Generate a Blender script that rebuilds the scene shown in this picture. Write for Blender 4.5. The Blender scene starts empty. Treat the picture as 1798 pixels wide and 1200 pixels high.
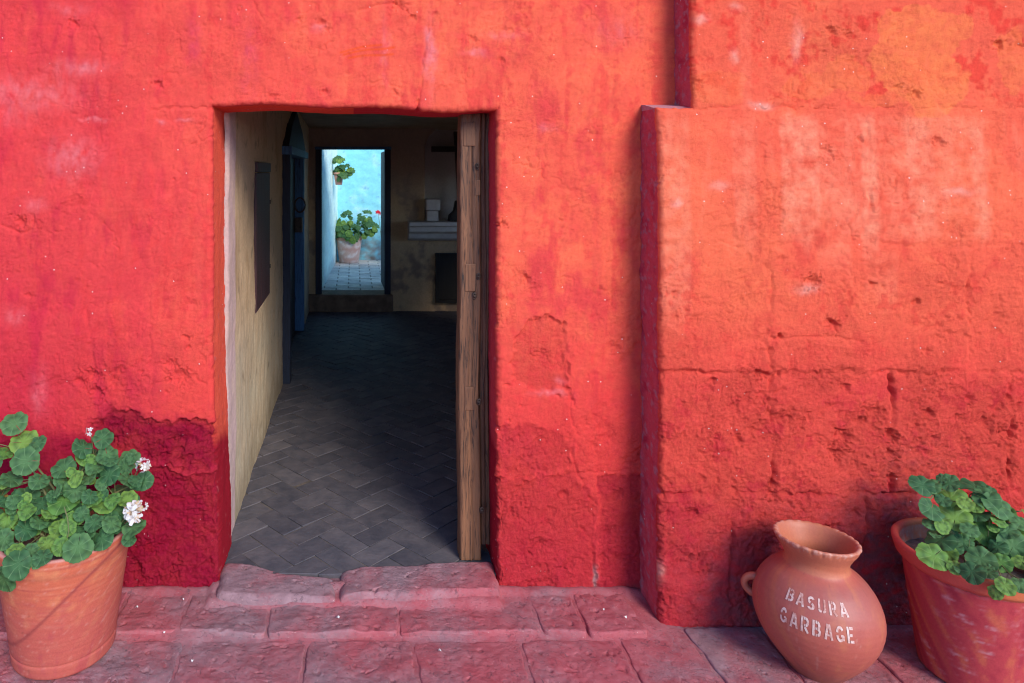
import bpy, math, random
import numpy as np
from mathutils import Vector, Matrix

R = math.radians
scene = bpy.context.scene
COL = scene.collection
rng = np.random.default_rng(7)
random.seed(11)

# ------------------------------------------------------------------ camera, world, sun, exposure
FPX, CXP, CYP = 1209.3, 620.0, 300.0          # focal length and principal point in photograph pixels
CAMD, CAMZ = 2.6, 1.61                         # metres to the red wall, eye height
cam_data = bpy.data.cameras.new('camera')
cam_data.sensor_width = 36.0
cam_data.lens = FPX / 1798 * 36
cam_data.shift_x = (899 - CXP) / 1798
cam_data.shift_y = (CYP - 600) / 1798
cam_data.clip_start = 0.05
cam_data.clip_end = 3000
cam_data.dof.use_dof = True
cam_data.dof.focus_distance = 2.45
cam_data.dof.aperture_fstop = 5.6
cam = bpy.data.objects.new('camera', cam_data)
cam.location = (0, -CAMD, CAMZ)
cam.rotation_euler = (R(90), 0, 0)
COL.objects.link(cam)
scene.camera = cam

TO_SUN = Vector((0.50, -1.0, 0.68)).normalized()
sun_el = math.asin(TO_SUN.z)
sun_az = math.atan2(TO_SUN.x, TO_SUN.y)
world = bpy.data.worlds.new('World')
scene.world = world
world.use_nodes = True
wn = world.node_tree
wn.nodes.clear()
sky = wn.nodes.new('ShaderNodeTexSky')
sky.sky_type = 'NISHITA'
sky.sun_disc = False
sky.sun_elevation = sun_el
sky.sun_rotation = sun_az
sky.altitude = 2300
sky.air_density = 1.0
sky.dust_density = 0.4
sky.ozone_density = 5.0
bg = wn.nodes.new('ShaderNodeBackground')
bg.inputs['Strength'].default_value = 0.15
wo = wn.nodes.new('ShaderNodeOutputWorld')
wn.links.new(sky.outputs[0], bg.inputs[0])
wn.links.new(bg.outputs[0], wo.inputs[0])

sun_data = bpy.data.lights.new('sun', 'SUN')
sun_data.energy = 1.95
sun_data.angle = R(26)
sun_data.color = (1.0, 0.91, 0.79)
sun = bpy.data.objects.new('sun', sun_data)
sun.rotation_euler = (-TO_SUN).to_track_quat('-Z', 'Y').to_euler()
sun.location = (6, -9, 7)
COL.objects.link(sun)

scene.view_settings.view_transform = 'Standard'
scene.view_settings.look = 'None'
scene.view_settings.gamma = 1.0
scene.view_settings.use_curve_mapping = False
scene.view_settings.exposure = 1.04
scene.render.engine = 'CYCLES'
scene.cycles.use_denoising = True
scene.cycles.filter_width = 1.05
scene.cycles.max_bounces = 10
scene.cycles.diffuse_bounces = 6
scene.cycles.sample_clamp_indirect = 6.0


# ------------------------------------------------------------------ helpers
def at(px, py, Y):
    """world point seen at a photograph pixel, at depth Y behind the wall plane"""
    d = Y + CAMD
    return Vector(((px - CXP) * d / FPX, Y, CAMZ - (py - CYP) * d / FPX))


def _hash2(ix, iy, seed):
    h = (ix.astype(np.uint32) * np.uint32(374761393) + iy.astype(np.uint32) * np.uint32(668265263)
         + np.uint32((seed * 2246822519) & 0xffffffff))
    h = (h ^ (h >> np.uint32(13))) * np.uint32(1274126177)
    return h ^ (h >> np.uint32(16))


def perlin2(x, y, seed=0):
    x = np.asarray(x, np.float32) + np.float32(1000.37)
    y = np.asarray(y, np.float32) + np.float32(1000.71)
    xi = np.floor(x); yi = np.floor(y)
    fx = x - xi; fy = y - yi
    xi = xi.astype(np.int64); yi = yi.astype(np.int64)
    u = fx * fx * fx * (fx * (fx * 6 - 15) + 10)
    v = fy * fy * fy * (fy * (fy * 6 - 15) + 10)

    def g(ox, oy):
        a = (_hash2(xi + ox, yi + oy, seed) & np.uint32(1023)).astype(np.float32) * np.float32(2 * math.pi / 1024)
        return np.cos(a) * (fx - ox) + np.sin(a) * (fy - oy)
    n0 = g(0, 0) * (1 - u) + g(1, 0) * u
    n1 = g(0, 1) * (1 - u) + g(1, 1) * u
    return (n0 * (1 - v) + n1 * v) * 1.5


def fbm(x, y, f, octv=4, seed=0, gain=0.5, ay=1.0):
    out = 0; a = 1.0; s = 0
    for o in range(octv):
        out = out + a * perlin2(x * f, y * f * ay, seed + o * 17)
        s += a; a *= gain; f *= 2.03
    return out / s


def billow(x, y, f, octv=3, seed=0):
    out = 0; a = 1.0; s = 0
    for o in range(octv):
        out = out + a * np.abs(perlin2(x * f, y * f, seed + o * 17))
        s += a; a *= 0.55; f *= 2.1
    return out / s


def sstep(a, b, x):
    t = np.clip((x - a) / (b - a), 0, 1)
    return t * t * (3 - 2 * t)


def mixc(C, col, m):
    m = np.clip(m, 0, 1)[..., None]
    return C * (1 - m) + np.array(col, np.float32) * m


def seg_dist(px, py, a, b):
    ax, ay = a; bx, by = b
    dx, dy = bx - ax, by - ay
    L = dx * dx + dy * dy
    t = np.clip(((px - ax) * dx + (py - ay) * dy) / L, 0, 1)
    return np.hypot(px - ax - t * dx, py - ay - t * dy)


def poly_sd(px, py, poly):
    """signed distance to polygon, negative inside"""
    d = np.full(px.shape, 1e9, np.float32)
    ins = np.zeros(px.shape, bool)
    n = len(poly)
    for i in range(n):
        a = poly[i]; b = poly[(i + 1) % n]
        d = np.minimum(d, seg_dist(px, py, a, b))
        c = ((a[1] > py) != (b[1] > py)) & (px < (b[0] - a[0]) * (py - a[1]) / (b[1] - a[1] + 1e-9) + a[0])
        ins ^= c
    return np.where(ins, -d, d)


def polyline_dist(px, py, pts):
    d = np.full(px.shape, 1e9, np.float32)
    for a, b in zip(pts[:-1], pts[1:]):
        d = np.minimum(d, seg_dist(px, py, a, b))
    return d


def terraces(x, y, f, seed, levels, octv=5):
    """flaked layers: sharp little steps along the contours of a noise"""
    n = fbm(x, y, f, octv, seed, 0.58)
    return sum(sstep(l, l + 0.035, n) for l in levels)


def hairline(x, y, f, seed, w=0.012):
    n = fbm(x, y, f, 4, seed, 0.55)
    return np.exp(-(n / w) ** 2) * sstep(0.05, 0.3, fbm(x, y, f * 0.7, 2, seed + 5))


def tag(o, label=None, cat=None, group=None, kind=None):
    if label: o['label'] = label
    if cat: o['category'] = cat
    if group: o['group'] = group
    if kind: o['kind'] = kind
    return o


def empty(name, loc=(0, 0, 0)):
    o = bpy.data.objects.new(name, None)
    o.empty_display_size = 0.05
    o.location = loc
    COL.objects.link(o)
    return o


def link(name, me, mat=None, parent=None, smooth=True):
    if mat is not None and not me.materials:
        me.materials.append(mat)
    if smooth is not None:
        me.polygons.foreach_set('use_smooth', np.full(len(me.polygons), bool(smooth)))
    o = bpy.data.objects.new(name, me)
    COL.objects.link(o)
    if parent is not None:
        o.parent = parent
        if any(parent.location):
            o.matrix_parent_inverse = Matrix.Translation(-Vector(parent.location))
    return o


def np_mesh(name, V, F, colors=None, normals=None):
    """quads or tris from numpy arrays"""
    me = bpy.data.meshes.new(name)
    V = np.asarray(V, np.float32); F = np.asarray(F, np.int32)
    k = F.shape[1]
    me.vertices.add(len(V)); me.vertices.foreach_set('co', V.ravel())
    me.loops.add(F.size); me.loops.foreach_set('vertex_index', F.ravel())
    me.polygons.add(len(F))
    me.polygons.foreach_set('loop_start', np.arange(0, F.size, k, dtype=np.int32))
    me.polygons.foreach_set('loop_total', np.full(len(F), k, np.int32))
    me.update(calc_edges=True)
    me.polygons.foreach_set('use_smooth', np.ones(len(F), bool))
    if colors is not None:
        ca = me.color_attributes.new('paint', 'FLOAT_COLOR', 'POINT')
        c4 = np.ones((len(V), 4), np.float32); c4[:, :colors.shape[1]] = colors
        ca.data.foreach_set('color', c4.ravel())
    if normals is not None:
        me.normals_split_custom_set_from_vertices(np.asarray(normals, np.float32))
    return me


def vert_normals(V, F):
    n = np.cross(V[F[:, 2]] - V[F[:, 0]], V[F[:, 3]] - V[F[:, 1]])
    N = np.zeros_like(V)
    for k in range(4):
        for c in range(3):
            N[:, c] += np.bincount(F[:, k], weights=n[:, c], minlength=len(V))
    L = np.linalg.norm(N, axis=1, keepdims=True)
    return N / np.maximum(L, 1e-12)


class MB:
    """small mesh builder for polygons"""
    def __init__(s):
        s.v = []; s.f = []

    def poly(s, pts):
        b = len(s.v); s.v += [tuple(p) for p in pts]; s.f.append(tuple(range(b, b + len(pts))))

    def box(s, x0, x1, y0, y1, z0, z1):
        b = len(s.v)
        s.v += [(x0, y0, z0), (x1, y0, z0), (x1, y1, z0), (x0, y1, z0), (x0, y0, z1), (x1, y0, z1), (x1, y1, z1), (x0, y1, z1)]
        for f in ((0, 3, 2, 1), (4, 5, 6, 7), (0, 1, 5, 4), (1, 2, 6, 5), (2, 3, 7, 6), (3, 0, 4, 7)):
            s.f.append(tuple(b + i for i in f))

    def prism(s, prof, x0, x1, ax='x'):
        """extrude a closed 2-D profile; ax is the extrusion axis"""
        n = len(prof); b = len(s.v)
        for q in (x0, x1):
            for (p, r) in prof:
                s.v.append({'x': (q, p, r), 'y': (p, q, r), 'z': (p, r, q)}[ax])
        for i in range(n):
            j = (i + 1) % n
            s.f.append((b + i, b + j, b + n + j, b + n + i))
        s.f.append(tuple(b + i for i in reversed(range(n))))
        s.f.append(tuple(b + n + i for i in range(n)))

    def tube(s, pts, rad, n=6, cap=True):
        b = len(s.v); pts = [Vector(p) for p in pts]
        rad = rad if hasattr(rad, '__len__') else [rad] * len(pts)
        for i, p in enumerate(pts):
            t = (pts[min(i + 1, len(pts) - 1)] - pts[max(i - 1, 0)]).normalized()
            a = t.orthogonal().normalized() if i == 0 else (pa - t * pa.dot(t)).normalized()
            pa = a
            c = t.cross(a)
            for k in range(n):
                q = 2 * math.pi * k / n
                s.v.append(tuple(p + (a * math.cos(q) + c * math.sin(q)) * rad[i]))
        for i in range(len(pts) - 1):
            for k in range(n):
                k2 = (k + 1) % n
                s.f.append((b + i * n + k, b + i * n + k2, b + (i + 1) * n + k2, b + (i + 1) * n + k))
        if cap:
            s.f.append(tuple(b + k for k in reversed(range(n))))
            e = b + (len(pts) - 1) * n
            s.f.append(tuple(e + k for k in range(n)))

    def mesh(s, name, bevel=0.0, seg=2):
        me = bpy.data.meshes.new(name)
        me.from_pydata(s.v, [], s.f)
        me.update()
        if bevel > 0:
            import bmesh
            bm = bmesh.new(); bm.from_mesh(me)
            bmesh.ops.remove_doubles(bm, verts=bm.verts, dist=1e-6)
            bmesh.ops.recalc_face_normals(bm, faces=bm.faces)
            bmesh.ops.bevel(bm, geom=list(bm.edges), offset=bevel, segments=seg, affect='EDGES', profile=0.6)
            bm.to_mesh(me); bm.free()
        return me

    def build(s, name, mat, parent=None, bevel=0.0, smooth=False, seg=2):
        return link(name, s.mesh(name, bevel, seg), mat, parent, smooth)


# ------------------------------------------------------------------ materials
def new_mat(name):
    m = bpy.data.materials.new(name); m.use_nodes = True
    nt = m.node_tree; nt.nodes.clear()
    out = nt.nodes.new('ShaderNodeOutputMaterial')
    b = nt.nodes.new('ShaderNodeBsdfPrincipled')
    nt.links.new(b.outputs[0], out.inputs[0])
    return m, nt, b


def nd(nt, typ, **kw):
    n = nt.nodes.new(typ)
    for k, v in kw.items():
        if k.startswith('_'):
            setattr(n, k[1:], v)
        else:
            n.inputs[k].default_value = v
    return n


def noise(nt, vec, scale, detail=4, rough=0.55, dist=0.0):
    n = nd(nt, 'ShaderNodeTexNoise', Scale=scale, Detail=detail, Roughness=rough, Distortion=dist)
    if vec is not None: nt.links.new(vec, n.inputs['Vector'])
    return n.outputs[0]


def ramp(nt, fac, a, b, c0=0.0, c1=1.0):
    n = nd(nt, 'ShaderNodeMapRange', _clamp=True)
    n.inputs['From Min'].default_value = a; n.inputs['From Max'].default_value = b
    n.inputs['To Min'].default_value = c0; n.inputs['To Max'].default_value = c1
    nt.links.new(fac, n.inputs['Value'])
    return n.outputs[0]


def mixn(nt, fac, a, b, mode='MIX'):
    n = nt.nodes.new('ShaderNodeMix'); n.data_type = 'RGBA'; n.blend_type = mode; n.clamp_factor = True
    for sock, v in ((n.inputs[0], fac), (n.inputs[6], a), (n.inputs[7], b)):
        if isinstance(v, (int, float)): sock.default_value = v
        elif isinstance(v, (tuple, list)): sock.default_value = (*v[:3], 1)
        else: nt.links.new(v, sock)
    return n.outputs[2]


def coords(nt, scale=(1, 1, 1), per_object=False, kind='Object'):
    tc = nt.nodes.new('ShaderNodeTexCoord')
    mp = nt.nodes.new('ShaderNodeMapping'); mp.inputs['Scale'].default_value = scale
    nt.links.new(tc.outputs[kind], mp.inputs['Vector'])
    if per_object:
        oi = nt.nodes.new('ShaderNodeObjectInfo')
        mm = nt.nodes.new('ShaderNodeVectorMath'); mm.operation = 'SCALE'
        cx = nt.nodes.new('ShaderNodeCombineXYZ')
        for i in range(3): nt.links.new(oi.outputs['Random'], cx.inputs[i])
        nt.links.new(cx.outputs[0], mm.inputs[0]); mm.inputs['Scale'].default_value = 37.0
        ad = nt.nodes.new('ShaderNodeVectorMath'); ad.operation = 'ADD'
        nt.links.new(mp.outputs[0], ad.inputs[0]); nt.links.new(mm.outputs[0], ad.inputs[1])
        return ad.outputs[0], oi.outputs['Random']
    return mp.outputs[0], None


def bump(nt, bsdf, layers):
    """layers: (height socket, strength, distance)"""
    prev = None
    for h, st, di in layers:
        n = nd(nt, 'ShaderNodeBump', Strength=st, Distance=di)
        nt.links.new(h, n.inputs['Height'])
        if prev is not None: nt.links.new(prev, n.inputs['Normal'])
        prev = n.outputs[0]
    nt.links.new(prev, bsdf.inputs['Normal'])


def wall_paint(name, specks=True, rough=1.0, fine=1.0, spec=0.04, chip=(0.72, 0.62, 0.60)):
    """limewash over plaster and stone: colour from the 'paint' attribute (its alpha says how coarse the surface is),
    broken up by grain, worn spots, chips and fine relief"""
    m, nt, b = new_mat(name)
    L = nt.links.new
    at_ = nd(nt, 'ShaderNodeAttribute', _attribute_name='paint')
    al = at_.outputs['Alpha']
    v, _ = coords(nt)
    col = at_.outputs[0]
    n0 = noise(nt, v, 34, 7, 0.72, 0.5)
    f0 = nd(nt, 'ShaderNodeMath', _operation='MULTIPLY'); L(ramp(nt, n0, 0.52, 0.60), f0.inputs[0]); L(ramp(nt, al, 0.1, 1, 0.12, 0.45), f0.inputs[1])
    col = mixn(nt, f0.outputs[0], col, mixn(nt, 1.0, col, (0.86, 0.55, 0.80), 'MULTIPLY'))
    n1 = noise(nt, v, 90, 6, 0.75)
    col = mixn(nt, ramp(nt, al, 0.1, 1, 0.30, 0.65), col, mixn(nt, ramp(nt, n1, 0.3, 0.7), (0.82, 0.64, 0.74), (1.14, 1.34, 1.22)), 'MULTIPLY')
    n2 = noise(nt, v, 330, 3, 0.6)
    col = mixn(nt, ramp(nt, al, 0.1, 1, 0.25, 0.55), col, mixn(nt, ramp(nt, n2, 0.3, 0.7), (0.78, 0.66, 0.72), (1.18, 1.26, 1.2)), 'MULTIPLY')
    if specks:
        vor = nd(nt, 'ShaderNodeTexVoronoi', Scale=62, Randomness=1.0); L(v, vor.inputs['Vector'])
        sep = nt.nodes.new('ShaderNodeSeparateColor'); L(vor.outputs['Color'], sep.inputs[0])
        wob = noise(nt, v, 500, 2, 0.5)
        dd = nd(nt, 'ShaderNodeMath', _operation='MULTIPLY_ADD'); L(wob, dd.inputs[0]); dd.inputs[1].default_value = 0.22; L(vor.outputs['Distance'], dd.inputs[2])
        near = ramp(nt, dd.outputs[0], 0.22, 0.27, 1, 0)
        cl = noise(nt, v, 4.5, 3, 0.6)
        th = ramp(nt, cl, 0.40, 0.64, 0.9985, 0.93)
        gt = nd(nt, 'ShaderNodeMath', _operation='GREATER_THAN'); L(sep.outputs[0], gt.inputs[0]); L(th, gt.inputs[1])
        mu = nd(nt, 'ShaderNodeMath', _operation='MULTIPLY'); L(near, mu.inputs[0]); L(gt.outputs[0], mu.inputs[1])
        col = mixn(nt, mu.outputs[0], col, chip)
    L(col, b.inputs['Base Color'])
    b.inputs['Roughness'].default_value = rough
    b.inputs['Specular IOR Level'].default_value = spec
    h0 = noise(nt, v, 75, 6, 0.72, 0.4)
    h1 = noise(nt, v, 190, 5, 0.7)
    h2 = noise(nt, v, 480, 3, 0.6)
    prev = None
    for h, lo, hi, di in ((h0, 0.12, 0.50, 0.012), (h1, 0.26, 0.65, 0.006), (h2, 0.45, 0.75, 0.003)):
        n = nd(nt, 'ShaderNodeBump', Distance=di)
        L(h, n.inputs['Height']); L(ramp(nt, al, 0, 1, lo * fine, min(1, hi * fine)), n.inputs['Strength'])
        if prev is not None: L(prev, n.inputs['Normal'])
        prev = n.outputs[0]
    L(prev, b.inputs['Normal'])
    return m


def paint_attr(name, rough=0.7, fine=1.0, spec=0.3, scale=140, var=0.35):
    m, nt, b = new_mat(name)
    at_ = nd(nt, 'ShaderNodeAttribute', _attribute_name='paint')
    v, _ = coords(nt)
    n1 = noise(nt, v, scale, 4, 0.6)
    col = mixn(nt, var, at_.outputs[0], mixn(nt, ramp(nt, n1, 0.3, 0.7), (0.72, 0.7, 0.7), (1.25, 1.25, 1.25)), 'MULTIPLY')
    nt.links.new(col, b.inputs['Base Color'])
    b.inputs['Roughness'].default_value = rough
    b.inputs['Specular IOR Level'].default_value = spec
    bump(nt, b, [(noise(nt, v, scale * 1.7, 4, 0.6), 0.4 * fine, 0.002)])
    return m


def plain(name, c0, c1, scale=20, stretch=(1, 1, 1), rough=0.75, bumpd=0.002, bs=0.4, per=False, spec=0.3, objvar=0.0, metal=0.0):
    m, nt, b = new_mat(name)
    v, rnd = coords(nt, stretch, per or objvar > 0)
    n1 = noise(nt, v, scale, 6, 0.62, 0.3)
    col = mixn(nt, ramp(nt, n1, 0.3, 0.7), c0, c1)
    if objvar > 0:
        col = mixn(nt, objvar, col, mixn(nt, rnd, (0.55, 0.55, 0.6), (1.45, 1.4, 1.3)), 'MULTIPLY')
    nt.links.new(col, b.inputs['Base Color'])
    b.inputs['Roughness'].default_value = rough
    b.inputs['Specular IOR Level'].default_value = spec
    b.inputs['Metallic'].default_value = metal
    bump(nt, b, [(noise(nt, v, scale * 3.1, 5, 0.6), bs, bumpd)])
    return m


def wood(name, c0, c1, c2, along='z', rough=0.65, sc=1.0):
    m, nt, b = new_mat(name)
    s = {'z': (1, 1, 0.06), 'y': (1, 0.06, 1), 'x': (0.06, 1, 1)}[along]
    v, rnd = coords(nt, s, True)
    g = noise(nt, v, 95 * sc, 6, 0.75, 1.2)
    g2 = noise(nt, v, 18 * sc, 4, 0.6, 0.8)
    col = mixn(nt, ramp(nt, g2, 0.3, 0.7), c0, c1)
    col = mixn(nt, ramp(nt, g, 0.50, 0.64), col, c2)
    nt.links.new(col, b.inputs['Base Color'])
    b.inputs['Roughness'].default_value = rough
    bump(nt, b, [(g, 0.6, 0.004), (g2, 0.3, 0.004)])
    return m


M = {}
M['wall'] = wall_paint('red_limewash')
M['stone'] = wall_paint('red_limewash_on_stone', fine=1.3)
M['clay'] = paint_attr('terracotta', 0.72, 0.6, 0.3, 160, 0.3)
M['jarclay'] = paint_attr('burnished_clay', 0.5, 0.35, 0.4, 150, 0.22)
M['ochre'] = paint_attr('ochre_plaster', 0.85, 1.2, 0.2, 60, 0.4)
M['blueplaster'] = paint_attr('blue_plaster', 0.85, 1.4, 0.2, 40, 0.3)
M['postwood'] = wood('weathered_timber', (0.10, 0.042, 0.022), (0.23, 0.100, 0.046), (0.018, 0.009, 0.007))
M['darkwood'] = wood('maroon_painted_wood', (0.050, 0.016, 0.020), (0.075, 0.024, 0.026), (0.02, 0.008, 0.01))
M['bluewood'] = wood('blue_painted_wood', (0.05, 0.15, 0.32), (0.08, 0.21, 0.42), (0.02, 0.05, 0.12))
M['navywood'] = wood('navy_painted_wood', (0.008, 0.014, 0.035), (0.014, 0.022, 0.05), (0.004, 0.006, 0.015))
M['blackwood'] = wood('black_wood', (0.012, 0.010, 0.009), (0.022, 0.016, 0.013), (0.005, 0.004, 0.004))
M['iron'] = plain('rusty_iron', (0.04, 0.032, 0.03), (0.12, 0.08, 0.06), 60, rough=0.6, metal=0.3)
M['floortile'] = plain('dark_floor_tile', (0.062, 0.062, 0.078), (0.128, 0.115, 0.126), 11, rough=0.7, bumpd=0.006, bs=0.6, objvar=0.45, spec=0.25)
M['floorgrout'] = plain('floor_mortar', (0.045, 0.042, 0.045), (0.17, 0.14, 0.12), 9, rough=0.9)
M['courttile'] = plain('worn_brick_tile', (0.46, 0.44, 0.42), (0.68, 0.64, 0.62), 12, rough=0.8, objvar=0.5)
M['courtgrout'] = plain('court_mortar', (0.12, 0.10, 0.10), (0.22, 0.2, 0.2), 14, rough=0.9)
M['whiteplaster'] = plain('old_white_plaster', (0.55, 0.50, 0.47), (0.70, 0.65, 0.62), 14, rough=0.85, bumpd=0.004)
M['stepstone'] = plain('dark_step', (0.12, 0.075, 0.05), (0.24, 0.15, 0.10), 12, rough=0.85, bumpd=0.006)
M['soil'] = plain('dry_soil', (0.09, 0.075, 0.065), (0.26, 0.24, 0.22), 45, rough=0.95, bumpd=0.01, bs=0.8)
M['ceiling'] = plain('old_ochre_plaster', (0.38, 0.27, 0.17), (0.52, 0.40, 0.27), 6, rough=0.9)


def paving_mat(name, lean):
    """volcanic paving stone: dusty mauve grey with worn red limewash trodden onto it"""
    m, nt, b = new_mat(name)
    v, rnd = coords(nt, (1, 1, 1), True)
    vb, _ = coords(nt)
    big = noise(nt, vb, 3.2, 5, 0.6, 0.4)
    mid = noise(nt, v, 17, 6, 0.68, 0.5)
    fine = noise(nt, v, 85, 6, 0.7)
    grey = mixn(nt, ramp(nt, mid, 0.3, 0.7), (0.215, 0.125, 0.142), (0.345, 0.208, 0.228))
    red = mixn(nt, ramp(nt, mid, 0.35, 0.7), (0.37, 0.072, 0.088), (0.43, 0.130, 0.146))
    fac = nd(nt, 'ShaderNodeMath', _operation='MULTIPLY_ADD')
    nt.links.new(rnd, fac.inputs[0]); fac.inputs[1].default_value = 0.16; nt.links.new(big, fac.inputs[2])
    fac2 = nd(nt, 'ShaderNodeMath', _operation='MULTIPLY_ADD')
    nt.links.new(fine, fac2.inputs[0]); fac2.inputs[1].default_value = 0.30; nt.links.new(fac.outputs[0], fac2.inputs[2])
    col = mixn(nt, ramp(nt, fac2.outputs[0], 0.66 - lean, 0.92 - lean), grey, red)
    dark = ramp(nt, noise(nt, v, 42, 6, 0.75, 1.2), 0.57, 0.64)
    col = mixn(nt, dark, col, mixn(nt, 0.5, col, (0.085, 0.055, 0.07)))
    light = ramp(nt, noise(nt, v, 130, 4, 0.7), 0.63, 0.72)
    col = mixn(nt, light, col, (0.50, 0.30, 0.29))
    nt.links.new(col, b.inputs['Base Color'])
    b.inputs['Roughness'].default_value = 0.85
    b.inputs['Specular IOR Level'].default_value = 0.3
    vor = nd(nt, 'ShaderNodeTexVoronoi', Scale=95, Randomness=1.0); nt.links.new(v, vor.inputs['Vector'])
    wv = nd(nt, 'ShaderNodeMath', _operation='MULTIPLY_ADD'); nt.links.new(noise(nt, v, 160, 3, 0.6), wv.inputs[0]); wv.inputs[1].default_value = 0.5; nt.links.new(vor.outputs['Distance'], wv.inputs[2])
    pit = ramp(nt, wv.outputs[0], 0.30, 0.52, 0, 1)
    pm = nd(nt, 'ShaderNodeMath', _operation='MAXIMUM'); nt.links.new(pit, pm.inputs[0]); nt.links.new(ramp(nt, noise(nt, v, 9, 3, 0.6), 0.42, 0.6, 1, 0.25), pm.inputs[1])
    bump(nt, b, [(fine, 0.45, 0.006), (pm.outputs[0], 0.7, 0.004), (noise(nt, v, 330, 3, 0.6), 0.5, 0.0025), (ramp(nt, noise(nt, v, 42, 6, 0.75, 1.2), 0.57, 0.66, 1, 0), 0.4, 0.004)])
    return m


M['paving'] = paving_mat('paving_stone', 0.06)
M['pavingred'] = paving_mat('reddened_paving_stone', 0.17)
M['threshold'] = paving_mat('threshold_stone', 0.02)
M['mortar'] = paving_mat('trodden_mortar', 0.05)


def leaf_mat(name, a, b_, rim):
    m, nt, b = new_mat(name)
    L = nt.links.new
    tc = nt.nodes.new('ShaderNodeTexCoord')
    sp = nt.nodes.new('ShaderNodeSeparateXYZ'); L(tc.outputs['UV'], sp.inputs[0])   # u = angle, v = radius
    oi = nt.nodes.new('ShaderNodeObjectInfo')
    w = nd(nt, 'ShaderNodeMath', _operation='MULTIPLY'); L(sp.outputs[0], w.inputs[0]); w.inputs[1].default_value = 7 * 2 * math.pi
    c = nd(nt, 'ShaderNodeMath', _operation='COSINE'); L(w.outputs[0], c.inputs[0])
    vein = ramp(nt, c.outputs[0], 0.93, 1.0)
    v, _ = coords(nt, (1, 1, 1), True)
    n1 = noise(nt, v, 60, 4, 0.6)
    col = mixn(nt, oi.outputs['Random'], a, b_)
    col = mixn(nt, 0.6, col, mixn(nt, ramp(nt, n1, 0.3, 0.7), (0.7, 0.75, 0.7), (1.25, 1.2, 1.2)), 'MULTIPLY')
    zone = ramp(nt, sp.outputs[1], 0.35, 0.62, 0, 1)
    zone2 = ramp(nt, sp.outputs[1], 0.62, 0.85, 1, 0)
    zz = nd(nt, 'ShaderNodeMath', _operation='MULTIPLY'); L(zone, zz.inputs[0]); L(zone2, zz.inputs[1])
    zf = nd(nt, 'ShaderNodeMath', _operation='MULTIPLY'); L(zz.outputs[0], zf.inputs[0]); zf.inputs[1].default_value = 0.5
    col = mixn(nt, zf.outputs[0], col, (0.02, 0.06, 0.03))
    vf = nd(nt, 'ShaderNodeMath', _operation='MULTIPLY'); L(vein, vf.inputs[0]); vf.inputs[1].default_value = 0.5
    col = mixn(nt, vf.outputs[0], col, rim)
    L(col, b.inputs['Base Color'])
    b.inputs['Roughness'].default_value = 0.55
    b.inputs['Specular IOR Level'].default_value = 0.2
    b.inputs['Subsurface Weight'].default_value = 0.0
    tr = nt.nodes.new('ShaderNodeBsdfTranslucent'); L(col, tr.inputs['Color'])
    mx = nt.nodes.new('ShaderNodeMixShader'); mx.inputs[0].default_value = 0.22
    L(b.outputs[0], mx.inputs[1]); L(tr.outputs[0], mx.inputs[2])
    L(mx.outputs[0], nt.nodes['Material Output'].inputs[0])
    bump(nt, b, [(vein, 0.25, 0.002), (n1, 0.3, 0.003)])
    return m


M['leaf'] = leaf_mat('geranium_leaf', (0.046, 0.138, 0.054), (0.096, 0.215, 0.076), (0.17, 0.31, 0.14))
M['leafyoung'] = leaf_mat('young_geranium_leaf', (0.110, 0.255, 0.055), (0.20, 0.35, 0.070), (0.26, 0.40, 0.15))
M['leafold'] = leaf_mat('yellowed_geranium_leaf', (0.34, 0.26, 0.06), (0.26, 0.13, 0.05), (0.40, 0.30, 0.12))
M['stem'] = plain('green_stem', (0.09, 0.15, 0.05), (0.20, 0.17, 0.08), 40, rough=0.7)
M['petal'] = plain('white_petal', (0.58, 0.57, 0.55), (0.70, 0.69, 0.67), 60, rough=0.6)
M['wilted'] = plain('wilted_petal', (0.42, 0.28, 0.17), (0.62, 0.48, 0.34), 60, rough=0.8)
M['redpetal'] = plain('red_petal', (0.6, 0.01, 0.03), (0.75, 0.03, 0.05), 60, rough=0.6)


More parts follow.
